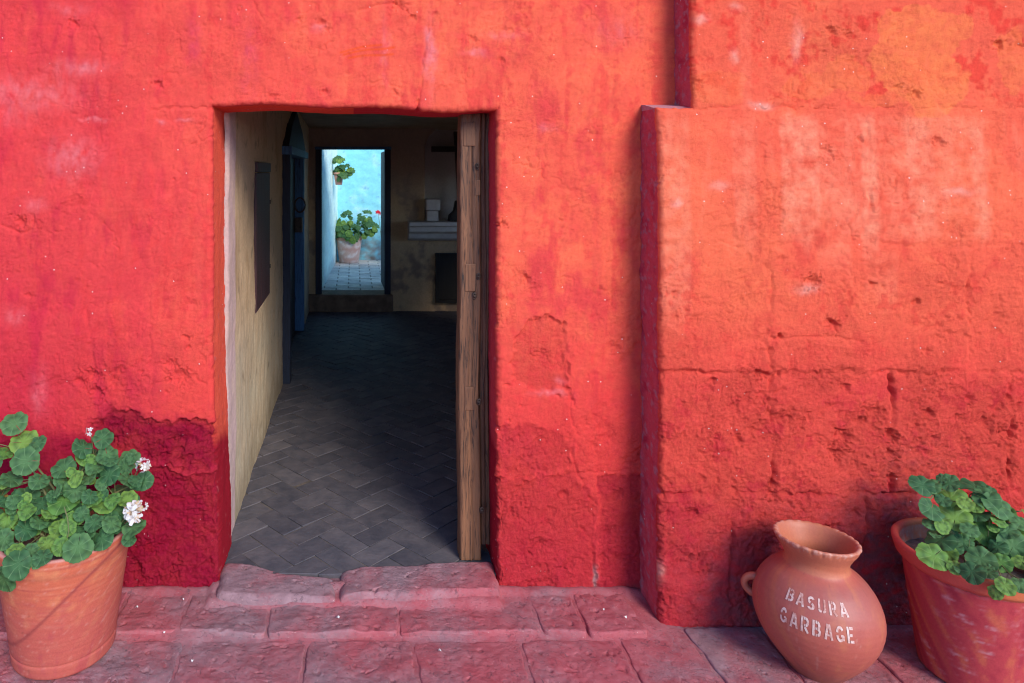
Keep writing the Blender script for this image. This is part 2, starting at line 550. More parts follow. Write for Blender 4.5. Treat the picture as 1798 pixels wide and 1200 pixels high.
# ------------------------------------------------------------------ wall sheets with rounded edges and returns
def sheet(xs, zs, keep, edge, H, y0, back, rad, rings, retH, C, retC, label, spec, rise=None):
    """height-field wall. keep: cell mask; edge: (distance to the void, direction x, direction z) per vertex;
    returns along the void run back to `back`. label: cell label -> parts."""
    nx, nz = len(xs), len(zs)
    X, Z = np.meshgrid(xs, zs, indexing='ij')
    d, ex, ez = edge
    t = np.clip(1 - d / rad, 0, 1)
    yr = rad * (1 - np.sqrt(np.maximum(0, 1 - t * t)))
    ny = -np.sqrt(np.maximum(0, 1 - t * t))
    N = np.stack([ex * t, ny, ez * t], -1)
    P = np.stack([X, y0 + yr, Z], -1) + N * H[..., None]
    idx = np.arange(nx * nz).reshape(nx, nz)
    q = np.stack([idx[:-1, :-1], idx[1:, :-1], idx[1:, 1:], idx[:-1, 1:]], -1)
    F = q[keep]; FL = label[keep]
    V = P.reshape(-1, 3); CC = C.reshape(-1, 4)
    # boundary edges between kept and removed cells
    ed = []
    k = keep
    m = k[:-1, :] & ~k[1:, :]; i, j = np.nonzero(m)       # void to the right: edge at i+1, going up
    ed.append((idx[i + 1, j], idx[i + 1, j + 1], label[i, j]))
    m = ~k[:-1, :] & k[1:, :]; i, j = np.nonzero(m)       # void to the left: edge at i+1, going down
    ed.append((idx[i + 1, j + 1], idx[i + 1, j], label[i + 1, j]))
    m = k[:, :-1] & ~k[:, 1:]; i, j = np.nonzero(m)       # void above
    ed.append((idx[i + 1, j + 1], idx[i, j + 1], label[i, j]))
    m = ~k[:, :-1] & k[:, 1:]; i, j = np.nonzero(m)       # void below
    ed.append((idx[i, j + 1], idx[i + 1, j + 1], label[i, j + 1]))
    A = np.concatenate([e[0] for e in ed]); B = np.concatenate([e[1] for e in ed]); EL = np.concatenate([e[2] for e in ed])
    bv = np.unique(np.concatenate([A, B]))
    pos = {v: n for n, v in enumerate(bv)}
    a = np.array([pos[v] for v in A]); b = np.array([pos[v] for v in B])
    bx, bz = X.ravel()[bv], Z.ravel()[bv]
    dxy = np.stack([ex.ravel()[bv], ez.ravel()[bv]], -1)
    Hb = H.ravel()[bv]; yb = (y0 + np.zeros_like(X)).ravel()[bv] + rad
    base = len(V); allV = [V]; allC = [CC]; prev_a, prev_b = A, B
    nb = len(bv)
    for r in range(1, rings + 1):
        f = r / rings
        y = yb + (back - yb) * f
        s = np.exp(-(y - yb) / 0.025)
        h = Hb * s + retH(bx, y, bz) * (1 - s)
        zr = 0 if rise is None else rise(bx, bz, dxy) * f
        allV.append(np.stack([bx + dxy[:, 0] * h, y, bz + dxy[:, 1] * h + zr], -1))
        rc = retC(bx, y, bz); allC.append(np.column_stack([rc, np.full(len(rc), 0.6)]))
        ca = base + (r - 1) * nb + a; cb = base + (r - 1) * nb + b
        F = np.concatenate([F, np.stack([prev_b, prev_a, ca, cb], -1)]); FL = np.concatenate([FL, EL])
        prev_a, prev_b = ca, cb
    V = np.concatenate(allV).astype(np.float32); CC = np.concatenate(allC).astype(np.float32)
    VN = vert_normals(V, F)
    out = []
    for lab, (name, mat, parent) in spec.items():
        f = F[FL == lab]
        if not len(f): continue
        u, inv = np.unique(f, return_inverse=True)
        me = np_mesh(name, V[u], inv.reshape(f.shape), CC[u], VN[u])
        out.append(link(name, me, mat, parent, None))
    return out


def edges_1d(lo, hi, step, specials, rad):
    """grid lines with round-over positions next to special lines; coarse growth outside [lo, hi]"""
    n = int(round((hi - lo) / step))
    g = list(np.linspace(lo, hi, n + 1))
    for s, side in specials:
        g = [v for v in g if abs(v - s) > step * 0.6 and not (0 < (v - s) * side < rad)]
        g.append(s)
        for k in range(1, 9):
            g.append(s + side * rad * (1 - math.cos(k / 8 * math.pi / 2)))
    return g


def add_pits(H, xs, zs, pits):
    for (x, z, r, dep, asp, ang) in pits:
        R3 = r * 2.2 * max(asp, 1)
        i0, i1 = np.searchsorted(xs, (x - R3, x + R3)); j0, j1 = np.searchsorted(zs, (z - R3, z + R3))
        if i1 <= i0 or j1 <= j0: continue
        dx = xs[i0:i1, None] - x; dz = zs[None, j0:j1] - z
        ca, sa = math.cos(ang), math.sin(ang)
        u = (dx * ca + dz * sa) / asp; w = -dx * sa + dz * ca
        dd = np.hypot(u, w) / r
        dd = dd * (1 + 0.6 * perlin2(dx * 110 + x * 50, dz * 110 + z * 50, 5) + 0.4 * perlin2(dx * 260 + x * 50, dz * 260 + z * 50, 6))
        H[i0:i1, j0:j1] -= dep * np.exp(-dd ** 3)
        H[i0:i1, j0:j1] += dep * 0.12 * np.exp(-((dd - 1.35) / 0.35) ** 2)


CORAL = (0.71, 0.096, 0.066)
ORANGE = (0.80, 0.165, 0.078)
RED = (0.62, 0.054, 0.050)
PINKRED = (0.61, 0.054, 0.060)
CRIM = (0.30, 0.009, 0.040)
DEEP = (0.38, 0.016, 0.030)
MAGEN = (0.46, 0.020, 0.055)
PALE = (0.70, 0.22, 0.23)
PATCH = (0.78, 0.205, 0.072)
CHALK = (0.80, 0.31, 0.18)

# ================================================================== the red wall with the doorway
K = CAMD / FPX
XL, XR, ZT = -0.530, 0.542, 1.854
STEP = 0.004
RAD = 0.021
gx = edges_1d(-1.46, 1.14, STEP, [(XL, -1), (XR, 1)], RAD)
gx += [-1.46 - 0.008 * k for k in range(1, 90)] + [-2.18 - 0.02 * 1.35 ** k for k in range(1, 15)]
gz = edges_1d(-0.08, 2.30, STEP, [(ZT, 1)], RAD)
gz += [2.30 + 0.015 * 1.35 ** k for k in range(1, 12)]
gx += [1.16, 1.18, 1.2, 1.22, 1.25, 1.3, 1.35]
xs = np.array(sorted(set(np.round(gx, 6)))); zs = np.array(sorted(set(np.round(gz, 6))))
X, Z = np.meshgrid(xs, zs, indexing='ij')
PX = (CXP + X / K).astype(np.float32); PY = (CYP + (CAMZ - Z) / K).astype(np.float32)
# wobble used to roughen outlines
WX = PX + 9 * fbm(PX, PY, 1 / 60, 3, 3) + 4 * perlin2(PX / 13, PY / 13, 8)
WY = PY + 9 * fbm(PX, PY, 1 / 60, 3, 4) + 4 * perlin2(PX / 13, PY / 13, 9)

rough = 0.10 + 0.30 * sstep(0.05, 0.45, fbm(PX, PY, 1 / 150, 3, 21))
rough += 0.5 * sstep(690, 800, PY + 30 * fbm(PX, PY, 1 / 70, 2, 5))
rough += 0.5 * np.exp(-(((PX - 190) / 130) ** 2 + ((PY - 640) / 80) ** 2))
rough += 0.3 * np.exp(-(((PX - 60) / 70) ** 2 + ((PY - 420) / 60) ** 2))
rough += 0.35 * np.exp(-(((PX - 930) / 50) ** 2 + ((PY - 490) / 40) ** 2))
H = 0.007 * fbm(PX, PY, 1 / 230, 3, 31)
H += 0.0022 * fbm(PX, PY, 1 / 55, 3, 32)
H += 0.0020 * fbm(PX, PY * 0.7, 1 / 14, 3, 33) + 0.0011 * fbm(PX, PY, 1 / 5, 2, 35)
# brush and trowel marks
H += 0.0016 * fbm(PX * 0.8 + PY * 0.5, PY * 0.35 - PX * 0.25, 1 / 11, 2, 38) * (0.4 + sstep(-0.2, 0.4, fbm(PX, PY, 1 / 110, 2, 39)))
H += 0.0014 * sstep(0.15, 0.5, fbm(PX + PY * 0.4, PY * 1.6, 1 / 40, 3, 36)) * (1 - np.abs(perlin2(PX / 9 + PY / 20, PY / 14, 37)))

# plaster flaked away from blocks: polygons in photograph pixels -> (depth m, roughness, label)
flakes = [
    ([(168, 742), (196, 722), (245, 730), (272, 742), (330, 738), (400, 742), (400, 822), (340, 826), (270, 816), (215, 800), (160, 790)], 0.0115, 1.5, 1),
    ([(120, 815), (215, 812), (270, 826), (330, 836), (400, 832), (400, 1090), (60, 1090), (60, 860)], 0.0095, 1.5, 2),
    ([(925, 562), (962, 556), (990, 572), (984, 598), (993, 620), (1000, 650), (998, 682), (975, 690), (930, 684), (900, 660), (905, 610)], 0.008, 0.5, 3),
    ([(872, 752), (935, 748), (975, 756), (1000, 790), (1006, 826), (960, 832), (872, 836)], 0.006, 0.7, 4),
    ([(872, 842), (960, 838), (1010, 832), (1040, 880), (1046, 960), (1042, 1090), (872, 1090)], 0.005, 0.85, 5),
    ([(1050, 838), (1130, 832), (1130, 1090), (1052, 1090)], 0.006, 0.9, 6),
]
label = np.zeros((len(xs) - 1, len(zs) - 1), np.int16)
crim = np.zeros_like(PX)
for poly, dep, rg, lab in flakes:
    x0 = min(p[0] for p in poly) - 60; x1 = max(p[0] for p in poly) + 60
    y0_ = min(p[1] for p in poly) - 60; y1 = max(p[1] for p in poly) + 60
    i0, i1 = np.searchsorted(xs, ((x0 - CXP) * K, (x1 - CXP) * K))
    j0, j1 = np.searchsorted(zs, (CAMZ - (y1 - CYP) * K, CAMZ - (y0_ - CYP) * K))
    sl = (slice(i0, i1), slice(j0, j1))
    sd = poly_sd(WX[sl], WY[sl], poly)
    sd = sd + 14 * np.clip(fbm(PX[sl], PY[sl], 1 / 22, 4, 70 + lab, 0.6), -1, 1)
    sw = 2.0 + 10 * sstep(-0.1, 0.35, fbm(PX[sl], PY[sl], 1 / 70, 2, 90 + lab)) * (1.0 if lab > 2 else 0.45)
    ins = 1 - np.clip((sd + sw) / (2 * sw), 0, 1) ** 1.5
    soft = ins if lab > 2 else np.clip(0.5 - (sd + 14 * fbm(PX[sl], PY[sl], 1 / 60, 3, 95)) / 34, 0, 1)
    H[sl] += -dep * ins + 0.0008 * np.exp(-((sd - 4) / 4) ** 2)
    rough[sl] = rough[sl] * (1 - ins) + rg * ins
    crim[sl] = np.maximum(crim[sl], soft * (1.0 if lab in (1, 2) else 0.38 if lab == 6 else 0.12 if lab == 5 else 0.12 if lab == 4 else 0.0))
    li = label[i0:i1, j0:j1]
    cc = sd[:li.shape[0], :li.shape[1]] < 0
    li[cc] = lab
rg2 = np.clip(rough, 0, 1.6)
crum = sstep(-0.25, 0.35, fbm(PX, PY, 1 / 48, 3, 45))
H += rg2 * (0.012 * (0.28 - billow(WX, WY, 1 / 26, 3, 41)) + crum * (0.0095 * (0.28 - billow(WX, WY, 1 / 10, 2, 43)) + 0.0048 * fbm(PX, PY, 1 / 5, 2, 44)))
H -= (0.0013 + 0.0048 * rg2) * terraces(PX + 0.3 * PY, PY, 1 / 58, 46, (0.12, 0.30)) * sstep(-0.3, 0.2, fbm(PX, PY, 1 / 130, 2, 47))
H += (0.0006 + 0.0016 * rg2) * fbm(PX, PY, 1 / 3.3, 1, 56)
H -= 0.0045 * hairline(PX, PY, 1 / 120, 48, 0.009) + 0.0022 * hairline(PX, PY, 1 / 60, 49, 0.018)
# cracks
for pts, w, dep in [
    ([(765, 22), (752, 50), (745, 85), (742, 120), (738, 150), (733, 190)], 1.6, 0.004),
    ([(735, 172), (733, 198)], 3.2, 0.008),
    ([(1000, 690), (1004, 735), (1016, 765)], 1.8, 0.004),
    ([(1003, 790), (1010, 822), (1028, 860), (1048, 890)], 2.4, 0.006),
    ([(1008, 832), (1060, 830), (1125, 824)], 1.8, 0.004),
    ([(1018, 925), (1040, 955), (1047, 1035)], 2.6, 0.006),
    ([(872, 842), (930, 838), (960, 826)], 1.8, 0.004),
    ([(155, 35), (170, 58), (176, 90), (178, 120)], 1.6, 0.003), ([(300, 40), (314, 60), (316, 90)], 1.5, 0.003),
    ([(630, 20), (665, 8), (700, 5), (720, 10)], 2, 0.004), ([(175, 205), (176, 250)], 1.5, 0.003),
    ([(5, 395), (35, 412), (55, 400), (58, 380)], 2.2, 0.005), ([(955, 255), (957, 290), (952, 315)], 1.5, 0.003),
    ([(970, 330), (1010, 334), (1050, 322)], 1.5, 0.002), ([(270, 195), (320, 188), (376, 188)], 2.5, 0.004),
    ([(300, 292), (305, 300), (316, 302)], 1.6, 0.003), ([(150, 545), (166, 640), (150, 690)], 3.0, 0.004),
    ([(262, 520), (264, 610), (266, 690)], 1.6, 0.002), ([(265, 675), (300, 670), (340, 660), (360, 675)], 2.0, 0.004)]:
    x0 = min(p[0] for p in pts) - 30; x1 = max(p[0] for p in pts) + 30
    y0_ = min(p[1] for p in pts) - 30; y1 = max(p[1] for p in pts) + 30
    i0, i1 = np.searchsorted(xs, ((x0 - CXP) * K, (x1 - CXP) * K))
    j0, j1 = np.searchsorted(zs, (CAMZ - (y1 - CYP) * K, CAMZ - (y0_ - CYP) * K))
    sl = (slice(i0, i1), slice(j0, j1))
    d_ = polyline_dist(PX[sl] + 4 * perlin2(PX[sl] / 11, PY[sl] / 11, 61), PY[sl] + 4 * perlin2(PX[sl] / 11, PY[sl] / 11, 62), pts)
    H[sl] -= dep * np.exp(-(d_ / w) ** 2)
pits = []
for k in range(230):
    px, py = rng.uniform(-60, 1130), rng.uniform(-20, 1060)
    if 375 < px < 872 and py > 190: continue
    big = rng.random() < 0.06
    low = py > 640
    pits.append(((px - CXP) * K, CAMZ - (py - CYP) * K, rng.uniform(0.006, 0.013) if big else rng.uniform(0.003, 0.006),
                 rng.uniform(0.003, 0.007) if (big or low) else rng.uniform(0.001, 0.003), rng.uniform(1, 2.2), rng.uniform(-1.2, 0.2)))
for px, py, r, dep in [(131, 42, 8, 6), (277, 150, 7, 6), (305, 315, 3, 3), (327, 594, 6, 6), (331, 610, 4, 5), (165, 660, 12, 8), (140, 670, 9, 6), (170, 690, 12, 8), (300, 640, 10, 7),
                       (315, 660, 14, 7), (35, 390, 9, 7), (880, 395, 7, 7), (925, 490, 7, 6), (700, 12, 9, 7), (724, 30, 6, 5), (565, 40, 7, 6), (575, 52, 6, 4), (985, 388, 4, 4), (1085, 612, 7, 4),
                       (950, 625, 12, 5), (940, 560, 6, 4), (525, 35, 5, 4), (830, 70, 8, 5), (880, 105, 5, 4), (240, 1000, 10, 9), (205, 905, 8, 7), (260, 880, 9, 6), (1060, 980, 7, 6), (695, 160, 5, 4), (570, 160, 7, 5),
                       (1085, 870, 9, 6), (900, 900, 8, 5), (950, 960, 9, 6), (990, 870, 8, 6)]:
    pits.append(((px - CXP) * K, CAMZ - (py - CYP) * K, r * K * 0.75, dep / 620, 1.4, rng.uniform(-1, 0.3)))
add_pits(H, xs, zs, pits)

# ---- colour
big = fbm(PX, PY, 1 / 260, 4, 51)
med = fbm(PX, PY, 1 / 70, 4, 52)
sml = fbm(PX, PY, 1 / 18, 3, 53)
strk = fbm(PX * 3.2, PY * 0.35, 1 / 90, 4, 54)
C = np.zeros(PX.shape + (3,), np.float32) + np.array(CORAL, np.float32)
C = mixc(C, PINKRED, sstep(420, 120, PX + 160 * big + 60 * med) * 0.85)
C = mixc(C, ORANGE, sstep(480, 760, PX + 140 * big) * sstep(760, 420, PY + 80 * med) * (0.45 + 0.8 * med + 0.3 * strk))
C = mixc(C, RED, sstep(480, 760, PY + 100 * med + 50 * sml) * 0.75)
C = mixc(C, RED, sstep(0.02, 0.4, strk + 0.5 * sml) * 0.6)
C = mixc(C, ORANGE, sstep(0.05, 0.45, fbm(PX * 1.6, PY * 0.8, 1 / 75, 5, 59, 0.6)) * sstep(760, 500, PY) * (0.12 + 0.48 * sstep(350, 650, PX)))
C = mixc(C, MAGEN, sstep(0.1, 0.5, fbm(PX * 1.9, PY * 0.55, 1 / 60, 5, 63, 0.6)) * (0.20 + 0.30 * sstep(420, 60, PX)))
C = mixc(C, PINKRED, sstep(0.05, 0.4, fbm(PX * 1.2, PY * 0.7, 1 / 95, 5, 60, 0.6)) * 0.7)
C = mixc(C, MAGEN, sstep(0.10, 0.55, fbm(PX * 2, PY * 0.6, 1 / 110, 4, 58)) * sstep(560, 60, PX) * 0.65)
C = mixc(C, MAGEN, sstep(780, 1040, PY + 60 * med) * 0.40)
crim = np.maximum(crim, sstep(765, 800, WY + 0.10 * (WX - 200) + 30 * sstep(200, 120, WX)) * sstep(402, 398, PX))
C = mixc(C, MAGEN, sstep(380, 760, PY + 90 * med) * sstep(260, 0, PX + 80 * big) * 0.6)
C = mixc(C, CRIM, crim * (0.80 + 0.5 * med + 0.3 * sml))
C = mixc(C, DEEP, sstep(0.25, 0.6, med + 0.6 * sml) * rg2 * 0.35)
blobs = [(50, 165, 80, 26, 0.5), (128, 278, 42, 30, 0.55), (140, 118, 45, 14, 0.5), (755, 95, 9, 52, 0.75), (752, 60, 5, 20, 0.5), (675, 85, 6, 55, 0.35), (437, 100, 16, 60, -0.5),
         (120, 15, 30, 10, 0.3), (835, 95, 18, 6, 0.6), (880, 64, 32, 7, 0.35), (962, 220, 14, 8, 0.5), (165, 210, 20, 4, 0.7), (25, 205, 30, 20, 0.2), (70, 690, 14, 40, 0.35), (25, 555, 18, 14, 0.4),
         (340, 70, 14, 40, -0.5), (555, 50, 14, 8, 0.5), (1085, 55, 40, 25, 0.25), (325, 212, 12, 3, 0.6), (285, 218, 8, 4, 0.6), (58, 362, 18, 12, 0.5), (968, 692, 26, 5, 0.7), (985, 672, 10, 6, 0.5)]
for bx, by, rx, ry, am in blobs:
    dd = ((WX - bx) / rx) ** 2 + ((WY - by) / ry) ** 2
    mk = np.exp(-dd) * np.clip(0.75 + 1.3 * fbm(PX * 2, PY, 1 / 25, 4, 66), 0, 1.4)
    C = mixc(C, PALE if am > 0 else (0.55, 0.06, 0.12), mk * abs(am) * 0.95)
for (a, b_) in [((598, 91), (670, 78)), ((604, 95), (692, 82)), ((612, 102), (690, 94))]:
    C = mixc(C, (0.72, 0.09, 0.025), np.exp(-(seg_dist(PX, PY + 1.5 * np.sin(PX / 14), a, b_) / 2.0) ** 2) * 0.9)
# grey mortar where the wall meets the paving
C = mixc(C, (0.25, 0.16, 0.15), sstep(1028, 1046, WY) * sstep(940, 1060, PX) * 0.75)
C = mixc(C, (0.40, 0.30, 0.28), np.exp(-((WX - 1045) / 4) ** 2) * sstep(985, 1010, PY) * 0.8)
br = fbm(PX * 1.3 + PY * 0.25, PY * 0.14, 1 / 9, 3, 75); br2 = fbm(PX * 0.25, PY * 1.2, 1 / 10, 3, 76)
C *= (1 + 0.09 * sml + 0.10 * med + (0.10 * br * sstep(-0.2, 0.3, med) + 0.06 * br2) * np.clip(1.2 - rg2, 0, 1))[..., None]
C *= np.array((1.0, 0.90, 0.93), np.float32)
C = np.concatenate([C, np.clip(rg2, 0, 1)[..., None]], -1)

# ---- doorway edges: distance and direction to the opening, then slight lean of jambs and sag of the head
dx = np.where(X < XL, XL - X, np.where(X > XR, X - XR, 0)); dz = np.maximum(Z - ZT, 0)
inside = (dx == 0) & (dz == 0)
d = np.hypot(dx, dz); dn = np.maximum(d, 1e-9)
ex = np.where(X <= XL, 1.0, np.where(X >= XR, -1.0, 0.0)) * np.where(d > 1e-9, dx / dn, 1); ez = -np.where(d > 1e-9, dz / dn, 0)
onL = (np.abs(X - XL) < 1e-6) & (Z < ZT - 1e-6); onR = (np.abs(X - XR) < 1e-6) & (Z < ZT - 1e-6); onT = (np.abs(Z - ZT) < 1e-6) & (X > XL + 1e-6) & (X < XR - 1e-6)
ex[onL] = 1; ez[onL] = 0; ex[onR] = -1; ez[onR] = 0; ex[onT] = 0; ez[onT] = -1
cl = (np.abs(X - XL) < 1e-6) & (np.abs(Z - ZT) < 1e-6); cr = (np.abs(X - XR) < 1e-6) & (np.abs(Z - ZT) < 1e-6)
ex[cl] = 0.707; ez[cl] = -0.707; ex[cr] = -0.707; ez[cr] = -0.707
cx = 0.5 * (xs[1:] + xs[:-1])[:, None]; cz = 0.5 * (zs[1:] + zs[:-1])[None, :]
keep = ~((cx > XL) & (cx < XR) & (cz < ZT))
H = np.where(d < 0.05, H + 0.003 * fbm(X * 40, Z * 40, 1, 2, 71) * (1 - d / 0.05), H)
# lean of the jambs and sag of the head as true displacement of the edges
Xw = 0.026 * np.exp(-((X - XL) / 0.10) ** 2) * (1 - sstep(0.05, 1.0, Z)) + 0.006 * np.exp(-((X - XR) / 0.1) ** 2) * (1 - sstep(0.0, 0.6, Z))
Zw = np.exp(-((Z - ZT) / 0.09) ** 2) * (-0.020 * sstep(-0.3, 0.42, X) + 0.004 * np.sin(X * 14))


def jamb_h(x, y, z):
    q = x * 1.0 + z * 1.0
    return 0.006 * fbm(z * 6 + x * 3, y * 9, 1, 3, 81) + 0.0025 * fbm(z * 40, y * 40 + x * 7, 1, 3, 82)


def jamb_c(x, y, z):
    c = np.zeros((len(x), 3), np.float32) + np.array((0.88, 0.120, 0.070), np.float32)  # brightened in the colour so the left reveal looks lit
    c = mixc(c, (0.52, 0.030, 0.060), (x > 0) * 0.8)  # shade of the right reveal painted into its colour
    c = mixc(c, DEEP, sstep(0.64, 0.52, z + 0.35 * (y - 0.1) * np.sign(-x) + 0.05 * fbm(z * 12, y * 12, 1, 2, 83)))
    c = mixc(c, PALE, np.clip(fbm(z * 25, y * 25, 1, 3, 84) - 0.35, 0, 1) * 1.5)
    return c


wall = tag(empty('painted_wall'), 'long red limewashed wall with a low doorway in it', 'wall')
spec = {0: ('plaster', M['wall'], wall)}
for lab in range(1, 7): spec[lab] = ('stone_block', M['stone'], wall)
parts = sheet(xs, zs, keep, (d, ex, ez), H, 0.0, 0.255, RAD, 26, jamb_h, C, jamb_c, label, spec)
# apply the lean and sag to every part by position
for o in parts:
    me = o.data; n = len(me.vertices); co = np.empty(n * 3, np.float32); me.vertices.foreach_get('co', co); co = co.reshape(-1, 3)
    x, z = co[:, 0].copy(), co[:, 2].copy()
    co[:, 0] += 0.026 * np.exp(-((x - XL) / 0.10) ** 2) * (1 - sstep(0.05, 1.0, z)) + 0.006 * np.exp(-((x - XR) / 0.1) ** 2) * (1 - sstep(0.0, 0.6, z))
    co[:, 2] += np.exp(-((z - ZT) / 0.09) ** 2) * (-0.020 * sstep(-0.3, 0.42, x) + 0.004 * np.sin(x * 14))
    me.vertices.foreach_set('co', co.ravel()); me.update()

# ================================================================== the projecting masonry on the right
PY0 = -0.168
KP = (CAMD + PY0) / FPX
XE1, XE2, ZL = 1.086, 1.214, 1.836
gx = edges_1d(XE1, 2.46, STEP, [(XE1, 1), (XE2, 1)], RAD)
gx = [v for v in gx if v >= XE1 - 1e-9] + [2.46 + 0.008 * k for k in range(1, 90)] + [3.18 + 0.02 * 1.35 ** k for k in range(1, 15)] + [XE1 - 0.01]
gz = edges_1d(-0.10, 2.30, STEP, [(ZL, -1)], RAD)
gz += [2.30 + 0.015 * 1.35 ** k for k in range(1, 12)]
xs = np.array(sorted(set(np.round(gx, 6)))); zs = np.array(sorted(set(np.round(gz, 6))))
X, Z = np.meshgrid(xs, zs, indexing='ij')
PX = (CXP + X / KP).astype(np.float32); PY = (CYP + (CAMZ - Z) / KP).astype(np.float32)
WX = PX + 13 * fbm(PX, PY, 1 / 70, 4, 103) + 4 * perlin2(PX / 12, PY / 12, 108)
WY = PY + 13 * fbm(PX, PY, 1 / 70, 4, 104) + 4 * perlin2(PX / 12, PY / 12, 109)
courses = [(-400, 190, [1452, 1692, 1930], 0.10, 0.20), (190, 430, [1345, 1530, 1745, 1960], 0.22, 0.30), (430, 655, [1352, 1700, 1940], 0.50, 0.55),
           (655, 868, [1356, 1566, 1776, 2000], 1.0, 1.0), (868, 1300, [1284, 1522, 1738, 1950], 0.8, 0.7)]
HJ = [(190, 0.25), (430, 0.20), (655, 0.62), (868, 1.0)]
label = np.zeros((len(xs) - 1, len(zs) - 1), np.int16)
cWX, cWY = WX[:-1, :-1], WY[:-1, :-1]
lab = 0
groove = np.zeros_like(PX); jmask = np.clip(0.45 + 1.7 * fbm(PX, PY, 1 / 60, 4, 111), 0.0, 1.25)
nlab = 0
for (ya, yb, vs, vst, rgh) in courses:
    es = [-1e6] + vs + [1e6]
    for a, b_ in zip(es[:-1], es[1:]):
        label[(cWY >= ya) & (cWY < yb) & (cWX >= a) & (cWX < b_)] = nlab; nlab += 1
    for v_ in vs:
        inb = sstep(ya - 4, ya + 4, WY) * sstep(yb + 4, yb - 4, WY)
        groove = np.maximum(groove, vst * inb * np.exp(-((WX - v_) / 4.2) ** 2))
for yj, st in HJ:
    groove = np.maximum(groove, st * np.exp(-((WY - yj) / 4.2) ** 2))
groove *= jmask
# blocks stand a little unevenly
off = np.zeros(nlab); off[:] = rng.uniform(-0.006, 0.006, nlab)
blk = np.zeros_like(PX); blk[:-1, :-1] = off[label]; blk[-1] = blk[-2]; blk[:, -1] = blk[:, -2]
kk = np.ones(7) / 7
for ax in (0, 1):
    blk = np.apply_along_axis(lambda r_: np.convolve(np.pad(r_, 3, 'edge'), kk, 'valid'), ax, blk)
rough = 0.16 + 0.45 * sstep(0.05, 0.5, fbm(PX, PY, 1 / 120, 3, 121)) * sstep(560, 420, PY) * 0.6
rough += 0.25 * sstep(430, 560, PY + 40 * fbm(PX, PY, 1 / 60, 2, 122)) + 0.55 * sstep(560, 740, PY + 110 * fbm(PX, PY, 1 / 110, 3, 123)) * (0.55 + 0.9 * sstep(-0.3, 0.3, fbm(PX, PY, 1 / 90, 3, 124)))
rough += 0.4 * np.exp(-(((PX - 1470) / 70) ** 2 + ((PY - 80) / 70) ** 2)) + 0.4 * np.exp(-(((PX - 1650) / 60) ** 2 + ((PY - 490) / 40) ** 2))
rg2 = np.clip(rough, 0, 1.15)
H = 0.006 * fbm(PX, PY, 1 / 200, 3, 131) + 0.0026 * fbm(PX, PY, 1 / 50, 3, 132) + 0.0020 * fbm(PX, PY * 0.7, 1 / 13, 3, 133) + 0.0011 * fbm(PX, PY, 1 / 5, 2, 135)
H += blk * sstep(300, 650, PY) - 0.019 * groove
H += 0.0016 * fbm(PX * 0.8 + PY * 0.5, PY * 0.35 - PX * 0.25, 1 / 11, 2, 138) * (0.4 + sstep(-0.2, 0.4, fbm(PX, PY, 1 / 110, 2, 139)))
# crumbling faces below
crum = sstep(-0.25, 0.35, fbm(PX, PY, 1 / 48, 3, 145))
H += rg2 * (0.012 * (0.28 - billow(WX, WY, 1 / 30, 3, 141)) + crum * (0.0095 * (0.28 - billow(WX, WY, 1 / 10, 2, 143)) + 0.0048 * fbm(PX, PY, 1 / 5, 2, 144)))
H -= (0.0013 + 0.0048 * rg2) * terraces(PX + 0.3 * PY, PY, 1 / 58, 148, (0.12, 0.30)) * sstep(-0.3, 0.2, fbm(PX, PY, 1 / 130, 2, 149))
H += (0.0006 + 0.0016 * rg2) * fbm(PX, PY, 1 / 3.3, 1, 156)
H -= 0.0045 * hairline(PX, PY, 1 / 120, 164, 0.009) + 0.0022 * hairline(PX, PY, 1 / 60, 165, 0.018)
H += 0.0014 * sstep(0.15, 0.5, fbm(PX + PY * 0.4, PY * 1.6, 1 / 40, 3, 146)) * (1 - np.abs(perlin2(PX / 9 + PY / 20, PY / 14, 147)))
pits = []
for k in range(230):
    px, py = rng.uniform(1165, 2100), rng.uniform(-20, 1090)
    low = py > 560
    if not low and rng.random() < 0.3: continue
    bigp = rng.random() < (0.16 if low else 0.06)
    pits.append(((px - CXP) * KP, CAMZ - (py - CYP) * KP, rng.uniform(0.006, 0.013) if bigp else rng.uniform(0.003, 0.006),
                 rng.uniform(0.004, 0.009) if bigp else rng.uniform(0.0015, 0.0045), rng.uniform(1, 2.2), rng.uniform(-1.0, 0.3)))
for px, py, r, dep in [(1425, 495, 12, 10), (1466, 572, 9, 10), (1455, 565, 8, 7), (1296, 772, 9, 9), (1253, 668, 6, 9), (1368, 590, 5, 8), (1530, 500, 6, 6), (1607, 530, 6, 8), (1630, 725, 9, 9), (1485, 680, 7, 8),
                       (1565, 765, 12, 12), (1565, 800, 10, 10), (1566, 840, 9, 8), (1357, 850, 7, 8), (1357, 872, 10, 9), (1330, 655, 7, 9), (1345, 660, 6, 8), (1480, 768, 14, 9), (1535, 725, 15, 8), (1770, 765, 12, 10),
                       (1620, 165, 9, 7), (1590, 152, 6, 5), (1470, 52, 9, 7), (1500, 60, 8, 6), (1770, 75, 10, 9), (1515, 245, 6, 6), (1455, 268, 12, 6), (1655, 250, 10, 7), (1625, 616, 7, 5), (1465, 800, 10, 7), (1700, 700, 8, 6),
                       (1775, 820, 9, 8), (1450, 930, 9, 8), (1260, 940, 8, 6), (1215, 900, 8, 6), (1500, 900, 9, 8)]:
    pits.append(((px - CXP) * KP, CAMZ - (py - CYP) * KP, r * KP * 0.75, dep / 620, 1.35, rng.uniform(-1, 0.2)))
add_pits(H, xs, zs, pits)
